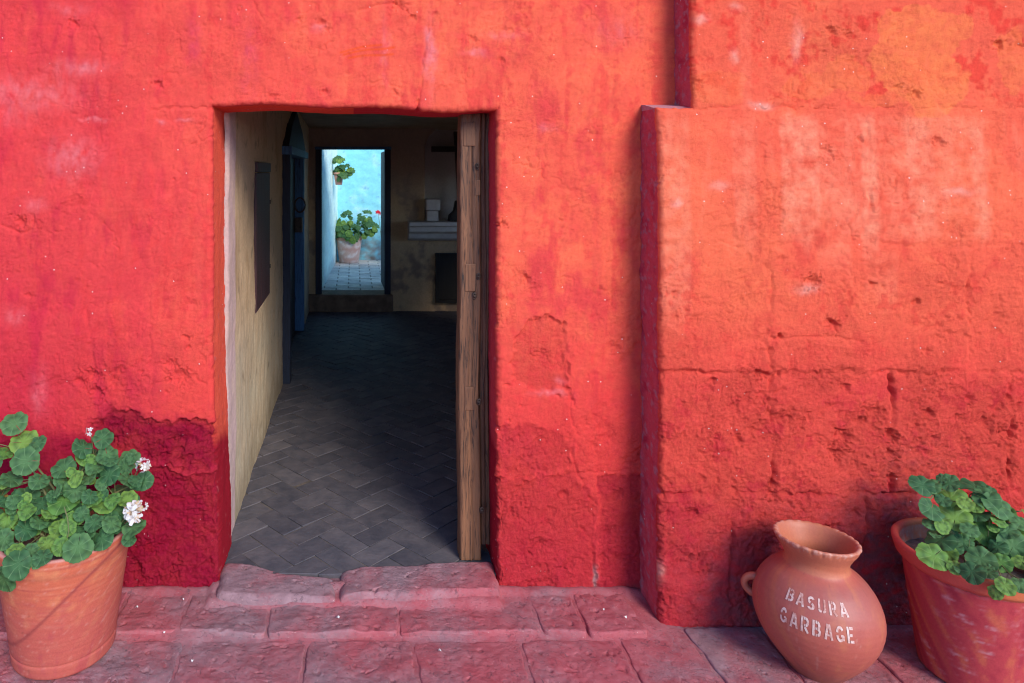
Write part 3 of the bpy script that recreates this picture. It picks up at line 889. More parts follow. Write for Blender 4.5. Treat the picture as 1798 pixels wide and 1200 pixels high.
# the loose scab of plaster with a shadowed edge
sd = poly_sd(WX, WY, [(1655, 560), (1672, 545), (1700, 548), (1702, 585), (1668, 586), (1652, 578)])
H += 0.006 * sstep(4, -3, sd)
for pts in [[(1360, 592), (1450, 590), (1510, 600)], [(1355, 645), (1420, 655), (1480, 660)], [(1700, 540), (1700, 605)], [(1415, 900), (1380, 880), (1310, 884)]]:
    H -= 0.004 * np.exp(-(polyline_dist(WX, WY, pts) / 2.2) ** 2)

big = fbm(PX, PY, 1 / 240, 4, 151); med = fbm(PX, PY, 1 / 70, 4, 152); sml = fbm(PX, PY, 1 / 18, 3, 153)
strk = fbm(PX * 3.0, PY * 0.3, 1 / 90, 4, 154)
C = np.zeros(PX.shape + (3,), np.float32) + np.array((0.76, 0.128, 0.070), np.float32)
C = mixc(C, ORANGE, sstep(-0.2, 0.4, big + 0.5 * med) * 0.9 * sstep(640, 500, PY))
C = mixc(C, (0.64, 0.052, 0.036), sstep(0.0, 0.35, med + 0.6 * sml) * sstep(210, 150, PY) * 0.8)
# bare orange patches of newer wash
pat = np.zeros_like(PX)
QX = WX + 26 * fbm(PX, PY, 1 / 75, 4, 161); QY = WY + 26 * fbm(PX, PY, 1 / 75, 4, 162)
for bx, by, rx, ry, am in [(1620, 95, 72, 85, 0.9), (1600, 45, 48, 42, 0.9), (1645, 150, 62, 48, 0.9), (1690, 45, 40, 28, 0.8), (1500, 128, 42, 36, 0.55), (1430, 150, 55, 22, 0.45), (1795, 110, 26, 60, 0.6), (1265, 145, 60, 34, 0.35), (1560, 175, 60, 14, 0.4)]:
    pat = np.maximum(pat, am * sstep(1.05, 0.99, np.hypot((QX - bx) / rx, (QY - by) / ry)))
C = mixc(C, PATCH, pat * np.clip(0.80 + 0.7 * sml, 0, 1))
C = mixc(C, (0.56, 0.040, 0.040), sstep(0.10, 0.42, fbm(PX * 1.2, PY * 0.9, 1 / 80, 5, 166, 0.6)) * sstep(300, 480, PY) * 0.5)
box = sstep(1375, 1392, WX) * sstep(1748, 1732, WX) * sstep(196, 210, WY) * sstep(432, 408, WY)
C = mixc(C, CHALK, box * np.clip(0.16 + 0.5 * med + 0.3 * sml, 0, 0.45))
# chalky vertical bands between two courses
for bx, hw, a0, b0, am in [(1188, 26, 200, 560, 0.55), (1310, 20, 215, 420, 0.45), (1408, 34, 205, 405, 0.8), (1530, 14, 205, 440, 0.75), (1620, 24, 215, 400, 0.6), (1722, 12, 215, 400, 0.6), (1545, 30, 440, 520, 0.35), (1465, 30, 420, 470, 0.35), (1318, 10, 0, 190, 0.3)]:
    mk = sstep(hw + 4, hw - 5, np.abs(PX + 3 * sml + 4 * med - bx)) * sstep(a0 - 8, a0 + 20, WY + 10 * strk) * sstep(b0 + 40, b0 - 30, WY + 40 * strk)
    C = mixc(C, CHALK, mk * am * 0.62 * np.clip(0.75 + 0.9 * sml + 0.9 * med, 0, 1.2))
C = mixc(C, CHALK, np.clip(fbm(PX * 1.6, PY * 0.3, 1 / 70, 5, 157, 0.6) - 0.1, 0, 1) * 0.8 * sstep(175, 215, PY) * sstep(470, 380, PY))
C = mixc(C, (0.62, 0.07, 0.045), sstep(0.15, 0.5, med + 0.7 * sml) * sstep(440, 520, PY) * 0.7)
C = mixc(C, (0.72, 0.085, 0.062), sstep(520, 700, PY + 30 * med) * 0.85)
C = mixc(C, (0.56, 0.040, 0.052), sstep(0.05, 0.5, med + 0.5 * sml) * sstep(640, 720, PY) * 0.6)
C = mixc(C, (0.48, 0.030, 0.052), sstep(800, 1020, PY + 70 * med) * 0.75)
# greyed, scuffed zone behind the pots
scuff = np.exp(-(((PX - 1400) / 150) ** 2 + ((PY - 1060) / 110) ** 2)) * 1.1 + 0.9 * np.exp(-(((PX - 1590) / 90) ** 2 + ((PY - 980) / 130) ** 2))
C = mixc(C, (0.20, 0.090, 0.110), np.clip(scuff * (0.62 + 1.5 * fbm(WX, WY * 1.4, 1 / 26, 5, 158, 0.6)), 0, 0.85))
for bx, by, rx, ry, am in [(1345, 185, 16, 7, 0.8), (1300, 95, 8, 10, 0.6), (1240, 30, 10, 8, 0.6), (1300, 8, 12, 8, 0.4), (1190, 355, 10, 8, 0.6), (1410, 70, 8, 30, 0.5), (1690, 340, 25, 8, 0.5), (1265, 325, 14, 8, 0.4), (1420, 505, 18, 9, 0.6), (1160, 1010, 5, 22, 0.7)]:
    C = mixc(C, (0.78, 0.42, 0.32), np.exp(-((WX - bx) / rx) ** 2 - ((WY - by) / ry) ** 2) * am)
C = mixc(C, (0.36, 0.02, 0.035), np.clip(groove - 0.45, 0, 1) * 0.6)
br = fbm(PX * 1.3 + PY * 0.25, PY * 0.14, 1 / 9, 3, 75); br2 = fbm(PX * 0.25, PY * 1.2, 1 / 10, 3, 76)
C *= (1 + 0.09 * sml + 0.10 * med + (0.10 * br * sstep(-0.2, 0.3, med) + 0.06 * br2) * np.clip(1.2 - rg2, 0, 1))[..., None]
C *= np.array((1.0, 0.90, 0.93), np.float32)
C = np.concatenate([C, np.clip(rg2, 0, 1)[..., None]], -1)

# edges: void is everything left of XE1, and left of XE2 above the ledge
d1 = np.where(Z <= ZL, X - XE1, np.hypot(np.maximum(X - XE2, 0), 0))
dled = np.where(X < XE2, ZL - Z, np.hypot(X - XE2, np.maximum(ZL - Z, 0)))
d = np.minimum(np.maximum(d1, 0), np.maximum(dled, 0))
use_led = dled < d1
ex = -np.ones_like(X); ez = np.zeros_like(X)
mL = use_led & (X < XE2); ex[mL] = 0; ez[mL] = 1
mC = use_led & (X >= XE2) & (Z < ZL)
dd_ = np.maximum(np.hypot(X - XE2, ZL - Z), 1e-9)
ex[mC] = -((X - XE2) / dd_)[mC]; ez[mC] = ((ZL - Z) / dd_)[mC]
c0 = (np.abs(X - XE1) < 1e-6) & (np.abs(Z - ZL) < 1e-6); ex[c0] = -0.707; ez[c0] = 0.707
c1 = (np.abs(X - XE2) < 1e-6) & (np.abs(Z - ZL) < 1e-6); ex[c1] = -0.707; ez[c1] = 0.707
cx = 0.5 * (xs[1:] + xs[:-1])[:, None]; cz = 0.5 * (zs[1:] + zs[:-1])[None, :]
keep = (cx > XE1) & ~((cx < XE2) & (cz > ZL))
YF = PY0 + 0.034 * sstep(1.45, 2.05, Z)


def side_h(x, y, z):
    return 0.008 * fbm(z * 5, y * 7 + x, 1, 3, 181) + 0.007 * fbm(z * 28, y * 28, 1, 3, 182)


def side_c(x, y, z):
    c = np.zeros((len(x), 3), np.float32) + np.array((0.60, 0.085, 0.115), np.float32)
    n = fbm(z * 10, y * 14, 1, 4, 183); n2 = fbm(z * 34, y * 34, 1, 3, 184)
    c = mixc(c, (0.46, 0.040, 0.075), sstep(0.0, 0.5, n))
    c = mixc(c, (0.44, 0.22, 0.26), sstep(0.10, 0.45, n2 + 0.3 * n) * 0.7)
    c = mixc(c, (0.55, 0.26, 0.28), (np.abs(z - ZL) < 0.002) * 0.9)
    return c


pier = tag(empty('masonry_buttress', (1.3, 0, 0)), 'projecting red masonry of painted stone blocks behind the clay jar', 'wall')
spec = {i: ('stone_block', M['stone'], pier) for i in range(nlab)}
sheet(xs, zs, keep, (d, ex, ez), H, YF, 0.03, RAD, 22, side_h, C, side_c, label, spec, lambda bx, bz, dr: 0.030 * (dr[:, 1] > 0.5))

# ================================================================== paving and threshold
def stone_mesh(name, poly, ztop, thick, seed, rr=0.0075, step=0.006, amp=0.006, tilt=(0, 0), edge_noise=0.010):
    """rounded, worn stone over a polygon (x, y) in metres: top grid pulled in at the rim, skirt down"""
    poly = [tuple(p) for p in poly]
    cx = sum(p[0] for p in poly) / len(poly); cy = sum(p[1] for p in poly) / len(poly)
    # perimeter resampled
    per = []
    n = len(poly)
    for i in range(n):
        a = Vector(poly[i]); b = Vector(poly[(i + 1) % n]); m = max(2, int((b - a).length / (step * 1.5)))
        for k in range(m): per.append(a.lerp(b, k / m))
    P = np.array([(p.x, p.y) for p in per])
    # smooth the corners
    for _ in range(3): P = 0.5 * P + 0.25 * (np.roll(P, 1, 0) + np.roll(P, -1, 0))
    cen = np.array([cx, cy])
    nr = P - cen; L = np.linalg.norm(nr, axis=1, keepdims=True)
    P = P + nr / L * (edge_noise * fbm(P[:, 0] * 14, P[:, 1] * 14, 1, 3, seed))[:, None]
    m = len(P)
    size = L.mean()
    # rings from the skirt bottom up over the rounded lip to the middle
    prof = [(0.0, -thick), (0.0, -rr * 1.6)] + [(rr * (1 - math.cos(t)), -rr * (1 - math.sin(t))) for t in np.linspace(0.25, math.pi / 2, 6)]
    nin = max(4, int(size / (step * 0.85)))
    V = []; depth = []
    for ins, h in prof:
        V.append((cen + (P - cen) * (1 - ins / np.maximum(L, 1e-6)), h))
    last = prof[-1][0]
    for k in range(1, nin):
        f = (1 - last / np.maximum(L, 1e-6)) * (1 - k / nin)
        V.append((cen + (P - cen) * f, 0.0))
    rows = []
    for k, (xy, h) in enumerate(V):
        z = np.full(m, ztop + h)
        top = 1.0 if h > -rr * 1.2 else 0.0
        nz = amp * fbm(xy[:, 0] * 9, xy[:, 1] * 9, 1, 4, seed + 1) + amp * 0.30 * fbm(xy[:, 0] * 40, xy[:, 1] * 40, 1, 3, seed + 2) - amp * 0.9 * sstep(0.36, 0.44, fbm(xy[:, 0] * 26, xy[:, 1] * 26, 1, 3, seed + 3))
        z = z + top * (nz + tilt[0] * (xy[:, 0] - cx) + tilt[1] * (xy[:, 1] - cy))
        rows.append(np.column_stack([xy, z]))
    rows.append(np.array([[cx, cy, ztop]]))
    VV = np.concatenate(rows)
    F = []
    nrow = len(V)
    i = np.arange(m); j = (i + 1) % m
    ff = [np.column_stack([k * m + i, k * m + j, (k + 1) * m + j, (k + 1) * m + i]) for k in range(nrow - 1)]
    Fq = np.concatenate(ff)
    apex = len(VV) - 1
    me = bpy.data.meshes.new(name)
    faces = [tuple(q) for q in Fq.tolist()] + [(int((nrow - 1) * m + a), int((nrow - 1) * m + b), apex) for a, b in zip(i, j)]
    me.from_pydata(VV.tolist(), [], faces); me.update()
    return me


def gpt(px, py, z=0.0):
    dd = FPX * (CAMZ - z) / (py - CYP)
    return ((px - CXP) * dd / FPX, dd - CAMD)


ground = tag(link('ground', np_mesh('ground', [(-400, -800, -0.06), (400, -800, -0.06), (400, -0.001, -0.06), (-400, -0.001, -0.06)], [(0, 1, 2, 3)]), M['mortar']), kind='structure')
# mortar bed with soft relief under the stones
bx = np.linspace(-3.2, 4.6, 521); by = np.linspace(-1.7, 0.12, 183)
BX, BY = np.meshgrid(bx, by, indexing='ij')
BZ = 0.003 + 0.006 * fbm(BX * 7, BY * 7, 1, 4, 201) + 0.020 * sstep(-0.27, -0.19, BY + 0.03 * fbm(BX * 5, BY * 5, 1, 3, 202)) * sstep(1.16, 1.0, BX) + (0.014 + 0.012 * fbm(BX * 11, BY * 11, 1, 3, 203)) * np.exp(-((BY + 0.002) / 0.028) ** 2) + 0.02 * sstep(-0.12, -0.075, BY) * (np.abs(BX) < 0.54)
idx = np.arange(BX.size).reshape(BX.shape)
F = np.stack([idx[:-1, :-1], idx[1:, :-1], idx[1:, 1:], idx[:-1, 1:]], -1).reshape(-1, 4)
pav = tag(link('pavement', np_mesh('pavement', np.stack([BX, BY, BZ], -1).reshape(-1, 3), F), M['mortar'], None, None), kind='structure')


def paver(quad, z, seed, mat='paving', **kw):
    g = 0.004
    cx = sum(p[0] for p in quad) / 4; cy = sum(p[1] for p in quad) / 4
    q = [(cx + (p[0] - cx) * (1 - g / abs(p[0] - cx + 1e-6) if abs(p[0] - cx) > g else 1), cy + (p[1] - cy) * 0.965) for p in quad]
    me = stone_mesh('paving_stone', q, z, 0.05, seed, **kw)
    return link('paving_stone', me, M[mat], pav, True)


# second row against the wall (edges given as photograph pixels on the ground)
Ya, Yb = -0.052, -0.238
r1 = [-420, -160, 60, 205, 322, 470, 702, 938, 1022, 1118]
for k, (a, b_) in enumerate(zip(r1[:-1], r1[1:])):
    xa, xb = (a - CXP) * (CAMD - 0.15) / FPX, (b_ - CXP) * (CAMD - 0.15) / FPX
    yt = 0.0 if (a < 390 or a > 900) else Ya
    paver([(xa + 0.01 * math.sin(k * 3), Yb + 0.012 * math.sin(k * 2.1)), (xb + 0.01 * math.sin(k * 3 + 3), Yb + 0.012 * math.sin(k * 2.1 + 2.1)), (xb, yt), (xa, yt)],
          0.027 + 0.003 * math.sin(k * 4.0), 300 + k * 7, 'pavingred' if k in (2, 7, 8) else 'paving', amp=0.009)
# front rows running past the buttress, joints drawn to the viewpoint of the photograph
r2 = [(-500, -0.245), (-230, -0.245), (-40, -0.245), (130, -0.245), (325, -0.245), (540, -0.245), (722, -0.245), (910, -0.245), (1086, -0.245), (1212, -0.245), (1352, -0.245), (1500, -0.245), (1660, -0.245), (1830, -0.245), (2010, -0.245), (2220, -0.245)]
for k, ((a, y), (b_, _)) in enumerate(zip(r2[:-1], r2[1:])):
    xa, xb = (a - CXP) * (CAMD - 0.245) / FPX, (b_ - CXP) * (CAMD - 0.245) / FPX
    yt = -0.245 if b_ < 1100 else -0.175
    y0_ = -0.60 - 0.03 * math.sin(k * 1.7)
    lean = 0.02 * math.sin(k * 2.3)
    paver([(xa + lean, y0_), (xb + 0.02 * math.sin((k + 1) * 2.3), y0_), (xb, yt), (xa, yt)], 0.007 + 0.003 * math.sin(k * 3.1), 500 + k * 11,
          'pavingred' if k in (6, 7, 8) else 'paving', amp=0.008 if k not in (8, 9) else 0.004)
for row in range(3):
    x = -3.0 + 0.15 * row
    while x < 4.4:
        w = random.uniform(0.34, 0.55)
        y1 = -0.61 - row * 0.36
        paver([(x, y1 - 0.345), (x + w - 0.012, y1 - 0.345), (x + w - 0.012, y1 - 0.01), (x, y1 - 0.01)], random.uniform(-0.004, 0.004), 900 + int(x * 50) + row * 77, step=0.02)
        x += w

thr = tag(empty('door_threshold', (0.0, 0, 0.0)), 'worn doorstep of two rounded stones laid across the doorway', 'doorstep')
t1 = [(-0.505, -0.080), (-0.345, -0.105), (-0.20, -0.092), (-0.062, -0.092), (-0.066, 0.028), (-0.16, 0.032), (-0.27, 0.062), (-0.42, 0.105), (-0.515, 0.11)]
t2 = [(-0.052, -0.095), (0.05, -0.080), (0.24, -0.088), (0.42, -0.070), (0.545, -0.06), (0.556, 0.105), (0.40, 0.115), (0.20, 0.100), (0.03, 0.085), (-0.05, 0.055)]
link('stone', stone_mesh('stone', t1, 0.064, 0.10, 701, rr=0.030, amp=0.007, step=0.006, tilt=(-0.03, 0.05)), M['threshold'], thr, True)
link('stone', stone_mesh('stone', t2, 0.070, 0.10, 733, rr=0.030, amp=0.008, step=0.006, tilt=(0.01, 0.04)), M['threshold'], thr, True)

# ================================================================== the room behind the doorway
XLW, YB, ZF = -0.516, 4.99, 0.062


def clip_poly(poly, x0, x1, y0, y1):
    def cut(p, f, inter):
        out = []
        for i in range(len(p)):
            a, b = p[i - 1], p[i]
            fa, fb = f(a), f(b)
            if fb >= 0:
                if fa < 0: out.append(inter(a, b, fa, fb))
                out.append(b)
            elif fa >= 0: out.append(inter(a, b, fa, fb))
        return out
    it = lambda a, b, fa, fb: (a[0] + (b[0] - a[0]) * fa / (fa - fb), a[1] + (b[1] - a[1]) * fa / (fa - fb))
    for f in (lambda p: p[0] - x0, lambda p: x1 - p[0], lambda p: p[1] - y0, lambda p: y1 - p[1]):
        poly = cut(poly, f, it)
        if len(poly) < 3: return []
    return poly


def tile_mesh(poly, z0, z1, bev, seed, amp=0.0):
    cx = sum(p[0] for p in poly) / len(poly); cy = sum(p[1] for p in poly) / len(poly)
    rnd = random.Random(seed)
    tx, ty, dz = rnd.uniform(-1, 1) * amp, rnd.uniform(-1, 1) * amp, rnd.uniform(-0.0015, 0.0015)
    mb = MB(); n = len(poly)
    zz = lambda p: z1 + dz + tx * (p[0] - cx) + ty * (p[1] - cy)
    low = [(p[0], p[1], z0) for p in poly]; lip = [(p[0], p[1], zz(p) - bev) for p in poly]
    inn = []
    for p in poly:
        L = math.hypot(p[0] - cx, p[1] - cy)
        q = (p[0] + (cx - p[0]) * bev * 1.3 / L, p[1] + (cy - p[1]) * bev * 1.3 / L)
        inn.append((q[0], q[1], zz(q)))
    mb.v = low + lip + inn
    for i in range(n):
        j = (i + 1) % n
        mb.f += [(i, j, n + j, n + i), (n + i, n + j, 2 * n + j, 2 * n + i)]
    mb.f.append(tuple(range(2 * n, 3 * n)))
    return mb


room_floor = MB(); room_floor.box(XLW - 0.1, 2.4, 0.05, 5.2, -0.05, ZF - 0.004)
room_floor = tag(room_floor.build('room_floor', M['floorgrout']), kind='structure')
TL, TW = 0.208, 0.104
ca, sa = math.cos(R(43)), math.sin(R(43))
cand = []
for a in range(-80, 80):
    for b_ in range(-40, 40):
        # horizontal tile with origin (a + 4b... ) pattern in units of TW: H tile at (a+ 2*... )
        ou, ov = a * 1 + b_ * 4, a * 1
        for (u, v, du, dv) in ((ou, ov, 2, 1), (ou + 2, ov - 1 + 0, 1, 2)):
            g = 0.0025
            q = [(u * TW + g, v * TW + g), ((u + du) * TW - g, v * TW + g), ((u + du) * TW - g, (v + dv) * TW - g), (u * TW + g, (v + dv) * TW - g)]
            q = [(x * ca - y * sa + 0.13, x * sa + y * ca + 2.0) for x, y in q]
            q = clip_poly(q, XLW - 0.03, 1.36, 0.045, YB + 0.02)
            if len(q) < 3: continue
            ar = abs(sum(q[k - 1][0] * q[k][1] - q[k][0] * q[k - 1][1] for k in range(len(q)))) / 2
            if ar < 0.0015: continue
            mx = min(p[0] for p in q); my = max(p[1] for p in q)
            if mx > 0.17 * (my + CAMD) + 0.12: continue
            cand.append(q)
cand.sort(key=lambda q: sum(p[1] for p in q) / len(q))
for n_, q in enumerate(cand[:300]):
    tile_mesh(q, ZF - 0.03, ZF, 0.0016, n_, 0.03).build('floor_tile', M['floortile'], room_floor)
far_t = MB()
for n_, q in enumerate(cand[300:]):
    t = tile_mesh(q, ZF - 0.03, ZF, 0.0016, n_ + 999, 0.03); b0 = len(far_t.v); far_t.v += t.v; far_t.f += [tuple(b0 + k for k in f) for f in t.f]
if far_t.v: tag(far_t.build('far_floor_tiles', M['floortile'], room_floor), kind='stuff')



def grid_wall(name, us, vs, fn, C, mat, parent=None):
    """fn(U, V) -> xyz arrays"""
    U, V = np.meshgrid(us, vs, indexing='ij')
    P = fn(U, V); idx = np.arange(U.size).reshape(U.shape)
    F = np.stack([idx[:-1, :-1], idx[1:, :-1], idx[1:, 1:], idx[:-1, 1:]], -1).reshape(-1, 4)
    return link(name, np_mesh(name, P.reshape(-1, 3), F, C(U, V).reshape(-1, 3)), mat, parent, None)


# left ochre wall (u = depth, v = height), with shallow recesses for the shutter and the blue doorway
us = np.unique(np.concatenate([np.linspace(0.235, 1.7, 170), np.linspace(1.7, 5.0, 190), [1.015, 1.02, 1.61, 1.615, 2.43, 2.435, 4.155, 4.16]]))
vs = np.unique(np.concatenate([np.linspace(-0.02, 2.33, 230), [0.853, 0.858, 1.658, 1.663, 1.735, 1.74]]))


def left_fn(U, V):
    h = 0.010 * fbm(U * 2.2, V * 2.2, 1, 3, 211) + 0.004 * fbm(U * 12, V * 9, 1, 4, 212) + 0.003 * (0.28 - billow(U * 14, V * 10, 1, 3, 213))
    h += -0.018 * ((U > 1.0175) & (U < 1.6125) & (V > 0.8555) & (V < 1.6605))
    h += -0.10 * ((U > 2.4325) & (U < 4.1575) & (V < 1.7375))
    V = np.minimum(V, 2.33 - 0.052 * U)
    x = XLW + h + 0.03 * sstep(1.5, 5.0, U) + 0.016 * np.exp(-((U - 0.235) / 0.02) ** 2) * -1
    return np.stack([x, U, V], -1)


def left_c(U, V):
    c = np.zeros(U.shape + (3,), np.float32) + np.array((0.62, 0.43, 0.26), np.float32)
    a = fbm(U * 3, V * 1.2, 1, 4, 221); b = fbm(U * 14, V * 6, 1, 4, 222)
    c = mixc(c, (0.46, 0.29, 0.155), sstep(0.05, 0.5, a + 0.5 * b) * 0.8)
    c = mixc(c, (0.58, 0.50, 0.36), sstep(1.05, 0.45, V + 0.25 * a) * (0.6 + 0.5 * b))
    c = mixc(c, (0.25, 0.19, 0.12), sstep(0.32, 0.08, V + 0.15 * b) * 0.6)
    c = mixc(c, (0.20, 0.15, 0.10), sstep(0.28, 0.55, fbm(U * 9, V * 9, 1, 3, 224)) * 0.5)
    e = 0.412 + 0.02 * fbm(V * 6, V * 0, 1, 3, 223)
    c = mixc(c, (0.62, 0.42, 0.40), sstep(e + 0.012, e - 0.006, U) * (0.85 + 0.4 * b))
    return c


lw = tag(grid_wall('ochre_wall', us, vs, left_fn, left_c, M['ochre']), 'ochre plaster side wall seen through the doorway', 'wall')
# shutter
sh = tag(empty('window_shutter', (XLW, 1.31, 1.26)), 'narrow dark maroon wooden shutter set in the ochre wall', 'shutter')
for k in range(3):
    y0_ = 1.024 + k * 0.195
    m_ = MB(); m_.box(XLW - 0.020, XLW + 0.008, y0_, y0_ + 0.192, 0.862, 1.598); m_.build('board', M['darkwood'], sh, 0.003)
m_ = MB(); m_.box(XLW - 0.020, XLW + 0.014, 1.022, 1.606, 1.602, 1.655); m_.build('head_rail', M['darkwood'], sh, 0.003)
for z_ in (1.03, 1.42):
    m_ = MB(); m_.tube([(XLW + 0.006, 1.598, z_ - 0.012), (XLW + 0.006, 1.598, z_ + 0.012)], 0.008, 8); m_.build('hinge', M['iron'], sh)

# blue doorway in the same wall
bd = tag(empty('blue_door', (XLW, 3.3, ZF)), 'narrow blue framed door with a pointed head along the ochre wall', 'door')
m_ = MB(); m_.box(XLW - 0.10, XLW + 0.060, 2.40, 2.50, ZF, 1.726); m_.build('post', M['navywood'], bd, 0.004)
m_ = MB(); m_.box(XLW - 0.07, XLW + 0.040, 4.05, 4.14, ZF, 1.726); m_.build('post', M['bluewood'], bd, 0.004)
m_ = MB(); m_.box(XLW - 0.10, XLW + 0.075, 2.38, 4.20, 1.728, 1.788); m_.build('lintel', M['bluewood'], bd, 0.004)
m_ = MB(); m_.prism([(2.40, 1.79), (4.18, 1.79), (3.75, 1.96), (3.1, 2.10), (2.72, 1.97)], XLW - 0.02, XLW + 0.05); m_.build('pediment', M['navywood'], bd)
for k in range(5):
    y0_ = 2.505 + k * 0.308
    m_ = MB(); m_.box(XLW - 0.085, XLW - 0.045, y0_, y0_ + 0.304, ZF + 0.01, 1.722); m_.build('plank', M['blackwood'], bd, 0.004)
m_ = MB(); m_.tube([Vector((XLW + 0.005, 4.02 + 0.0, 1.28)) + Vector((0.05 * math.sin(a), 0, 0.07 * math.cos(a))) for a in np.linspace(0, 2 * math.pi, 17)], 0.008, 6, False); m_.build('ring_handle', M['iron'], bd, 0, True)
m_ = MB(); m_.box(XLW - 0.04, XLW + 0.03, 3.96, 4.045, 1.02, 1.16); m_.build('lock_case', M['iron'], bd, 0.006)

# far wall with the second doorway (u = x, v = z)
FX0, FX1, FZ0, FZ1 = -0.405, 0.405, 0.250, 1.868
mbk = np.unique(np.concatenate([np.linspace(-0.62, 1.5, 150), [2.4, FX0, FX1]])); mvk = np.unique(np.concatenate([np.linspace(-0.02, 2.10, 150), [FZ0, FZ1]]))


def back_surface(U, V, y0_, seed):
    h = 0.012 * fbm(U * 2.5, V * 2.5, 1, 3, seed) + 0.006 * fbm(U * 11, V * 11, 1, 4, seed + 1)
    return np.stack([U, y0_ - h, V], -1)


U, V = np.meshgrid(mbk, mvk, indexing='ij')
P = back_surface(U, V, YB, 231)
# niche with rounded head
ncx, ncw, nzt = 1.22, 0.42, 1.86
inn = ((np.abs(U - ncx) < ncw) & (V > 1.06) & (V < nzt)) | ((V >= nzt) & (np.hypot((U - ncx) / ncw, (V - nzt) / 0.28) < 1))
P[..., 1] += 0.16 * inn
c = np.zeros(U.shape + (3,), np.float32) + np.array((0.56, 0.38, 0.22), np.float32)
a_ = fbm(U * 3, V * 2, 1, 4, 233); b2 = fbm(U * 12, V * 12, 1, 4, 234)
c = mixc(c, (0.30, 0.21, 0.15), sstep(0.0, 0.4, a_ + 0.5 * b2)); c = mixc(c, (0.34, 0.26, 0.21), sstep(1.1, 1.6, V + 0.3 * a_) * 0.8)
c = mixc(c, (0.45, 0.43, 0.41), inn * 0.8)
idx = np.arange(U.size).reshape(U.shape)
cu = 0.5 * (mbk[1:] + mbk[:-1])[:, None]; cv = 0.5 * (mvk[1:] + mvk[:-1])[None, :]
kp = ~((cu > FX0) & (cu < FX1) & (cv > FZ0) & (cv < FZ1))
F = np.stack([idx[:-1, :-1], idx[1:, :-1], idx[1:, 1:], idx[:-1, 1:]], -1)[kp]
bw = tag(empty('far_wall', (0, YB, 0)), 'dim ochre wall at the back of the room with a bright doorway', 'wall')
link('plaster', np_mesh('plaster', P.reshape(-1, 3), F, c.reshape(-1, 3)), M['ochre'], bw, None)
m_ = MB()
m_.box(-1.2, FX0 - 0.004, YB + 0.03, YB + 0.26, 0.0, 2.07); m_.box(FX1 + 0.004, 0.78, YB + 0.03, YB + 0.26, 0.0, 2.07); m_.box(0.78, 2.5, YB + 0.19, YB + 0.26, 0.0, 2.07)
m_.box(FX0 - 0.004, FX1 + 0.004, YB + 0.03, YB + 0.26, FZ1 + 0.004, 2.07); m_.box(FX0 - 0.004, FX1 + 0.004, YB + 0.02, YB + 0.26, 0.0, FZ0 - 0.03)
m_.build('masonry', M['ceiling'], bw)
# sill stone of the far doorway
m_ = MB(); m_.box(-0.50, 0.44, YB - 0.05, YB + 0.30, ZF - 0.01, 0.248); tag(m_.build('door_step', M['stepstone'], None, 0.02), 'dark raised step below the bright far doorway', 'doorstep')
fd = tag(empty('far_door', (0, YB, 0.25)), 'navy wooden door standing open onto the blue courtyard', 'door')
m_ = MB(); m_.box(-0.414, -0.345, YB - 0.02, YB + 0.06, 0.25, 1.842); m_.build('jamb', M['navywood'], fd, 0.004)
m_ = MB(); m_.box(0.345, 0.414, YB - 0.02, YB + 0.06, 0.25, 1.842); m_.build('jamb', M['navywood'], fd, 0.004)
m_ = MB(); m_.box(-0.42, 0.42, YB - 0.022, YB + 0.06, 1.842, 1.874); m_.build('head', M['bluewood'], fd, 0.003)
for k in range(4):
    a0, a1 = k / 4, (k + 1) / 4 - 0.006
    p0 = Vector((0.362, YB + 0.05, 0)).lerp(Vector((0.336, YB + 0.75, 0)), a0); p1 = Vector((0.362, YB + 0.05, 0)).lerp(Vector((0.336, YB + 0.75, 0)), a1)
    m_ = MB(); m_.prism([(p0.x, p0.y), (p1.x, p1.y), (p1.x + 0.045, p1.y), (p0.x + 0.045, p0.y)], 0.265, 1.83, 'z'); m_.build('plank', M['navywood'], fd, 0.003)

# wall shelf, niche things
ws = MB(); ws.prism([(YB + 0.02, 1.058), (YB - 0.24, 1.058), (YB - 0.24, 1.02), (YB - 0.215, 1.005), (YB - 0.20, 0.955), (YB - 0.15, 0.93), (YB - 0.12, 0.875), (YB - 0.06, 0.845), (YB + 0.02, 0.845)], 0.60, 2.1)
tag(ws.build('stone_shelf', M['whiteplaster'], None, 0.004), 'pale moulded stone shelf on the far wall beside the open door', 'shelf')
m_ = MB(); m_.box(0.80, 0.93, YB - 0.10, YB + 0.08, 1.06, 1.175); m_.box(0.79, 0.95, YB - 0.11, YB + 0.09, 1.177, 1.30)
tag(m_.build('plaster_block', M['whiteplaster'], None, 0.015), 'small pale block standing at the end of the stone shelf', 'block')
m_ = MB(); m_.prism([(1.04, 1.06), (1.30, 1.06), (1.27, 1.14), (1.20, 1.18), (1.17, 1.28), (1.12, 1.28), (1.10, 1.17), (1.05, 1.12)], YB - 0.10, YB + 0.02, 'y')
tag(m_.build('cross_base', M['blackwood'], None, 0.01), 'dark stepped mound at the foot of the black cross', 'pedestal')
cr_ = tag(empty('wooden_cross', (1.18, YB, 1.28)), 'black wooden cross standing in the niche behind the timber post', 'cross')
m_ = MB(); m_.prism([(1.150, 1.26), (1.190, 1.26), (1.155, 2.04), (1.105, 2.04)], YB - 0.045, YB + 0.005, 'y'); m_.build('upright', M['blackwood'], cr_, 0.004)
m_ = MB(); m_.box(0.86, 1.40, YB - 0.052, YB - 0.046 + 0.04, 1.815, 1.878); m_.build('crossbar', M['blackwood'], cr_, 0.004)
pn = tag(empty('dark_panel', (1.2, YB, 0.15)), 'dark framed wooden panel on the far wall below the shelf', 'panel')
m_ = MB(); m_.box(0.93, 1.55, YB - 0.03, YB, 0.20, 0.665); m_.build('board', M['blackwood'], pn, 0.003)
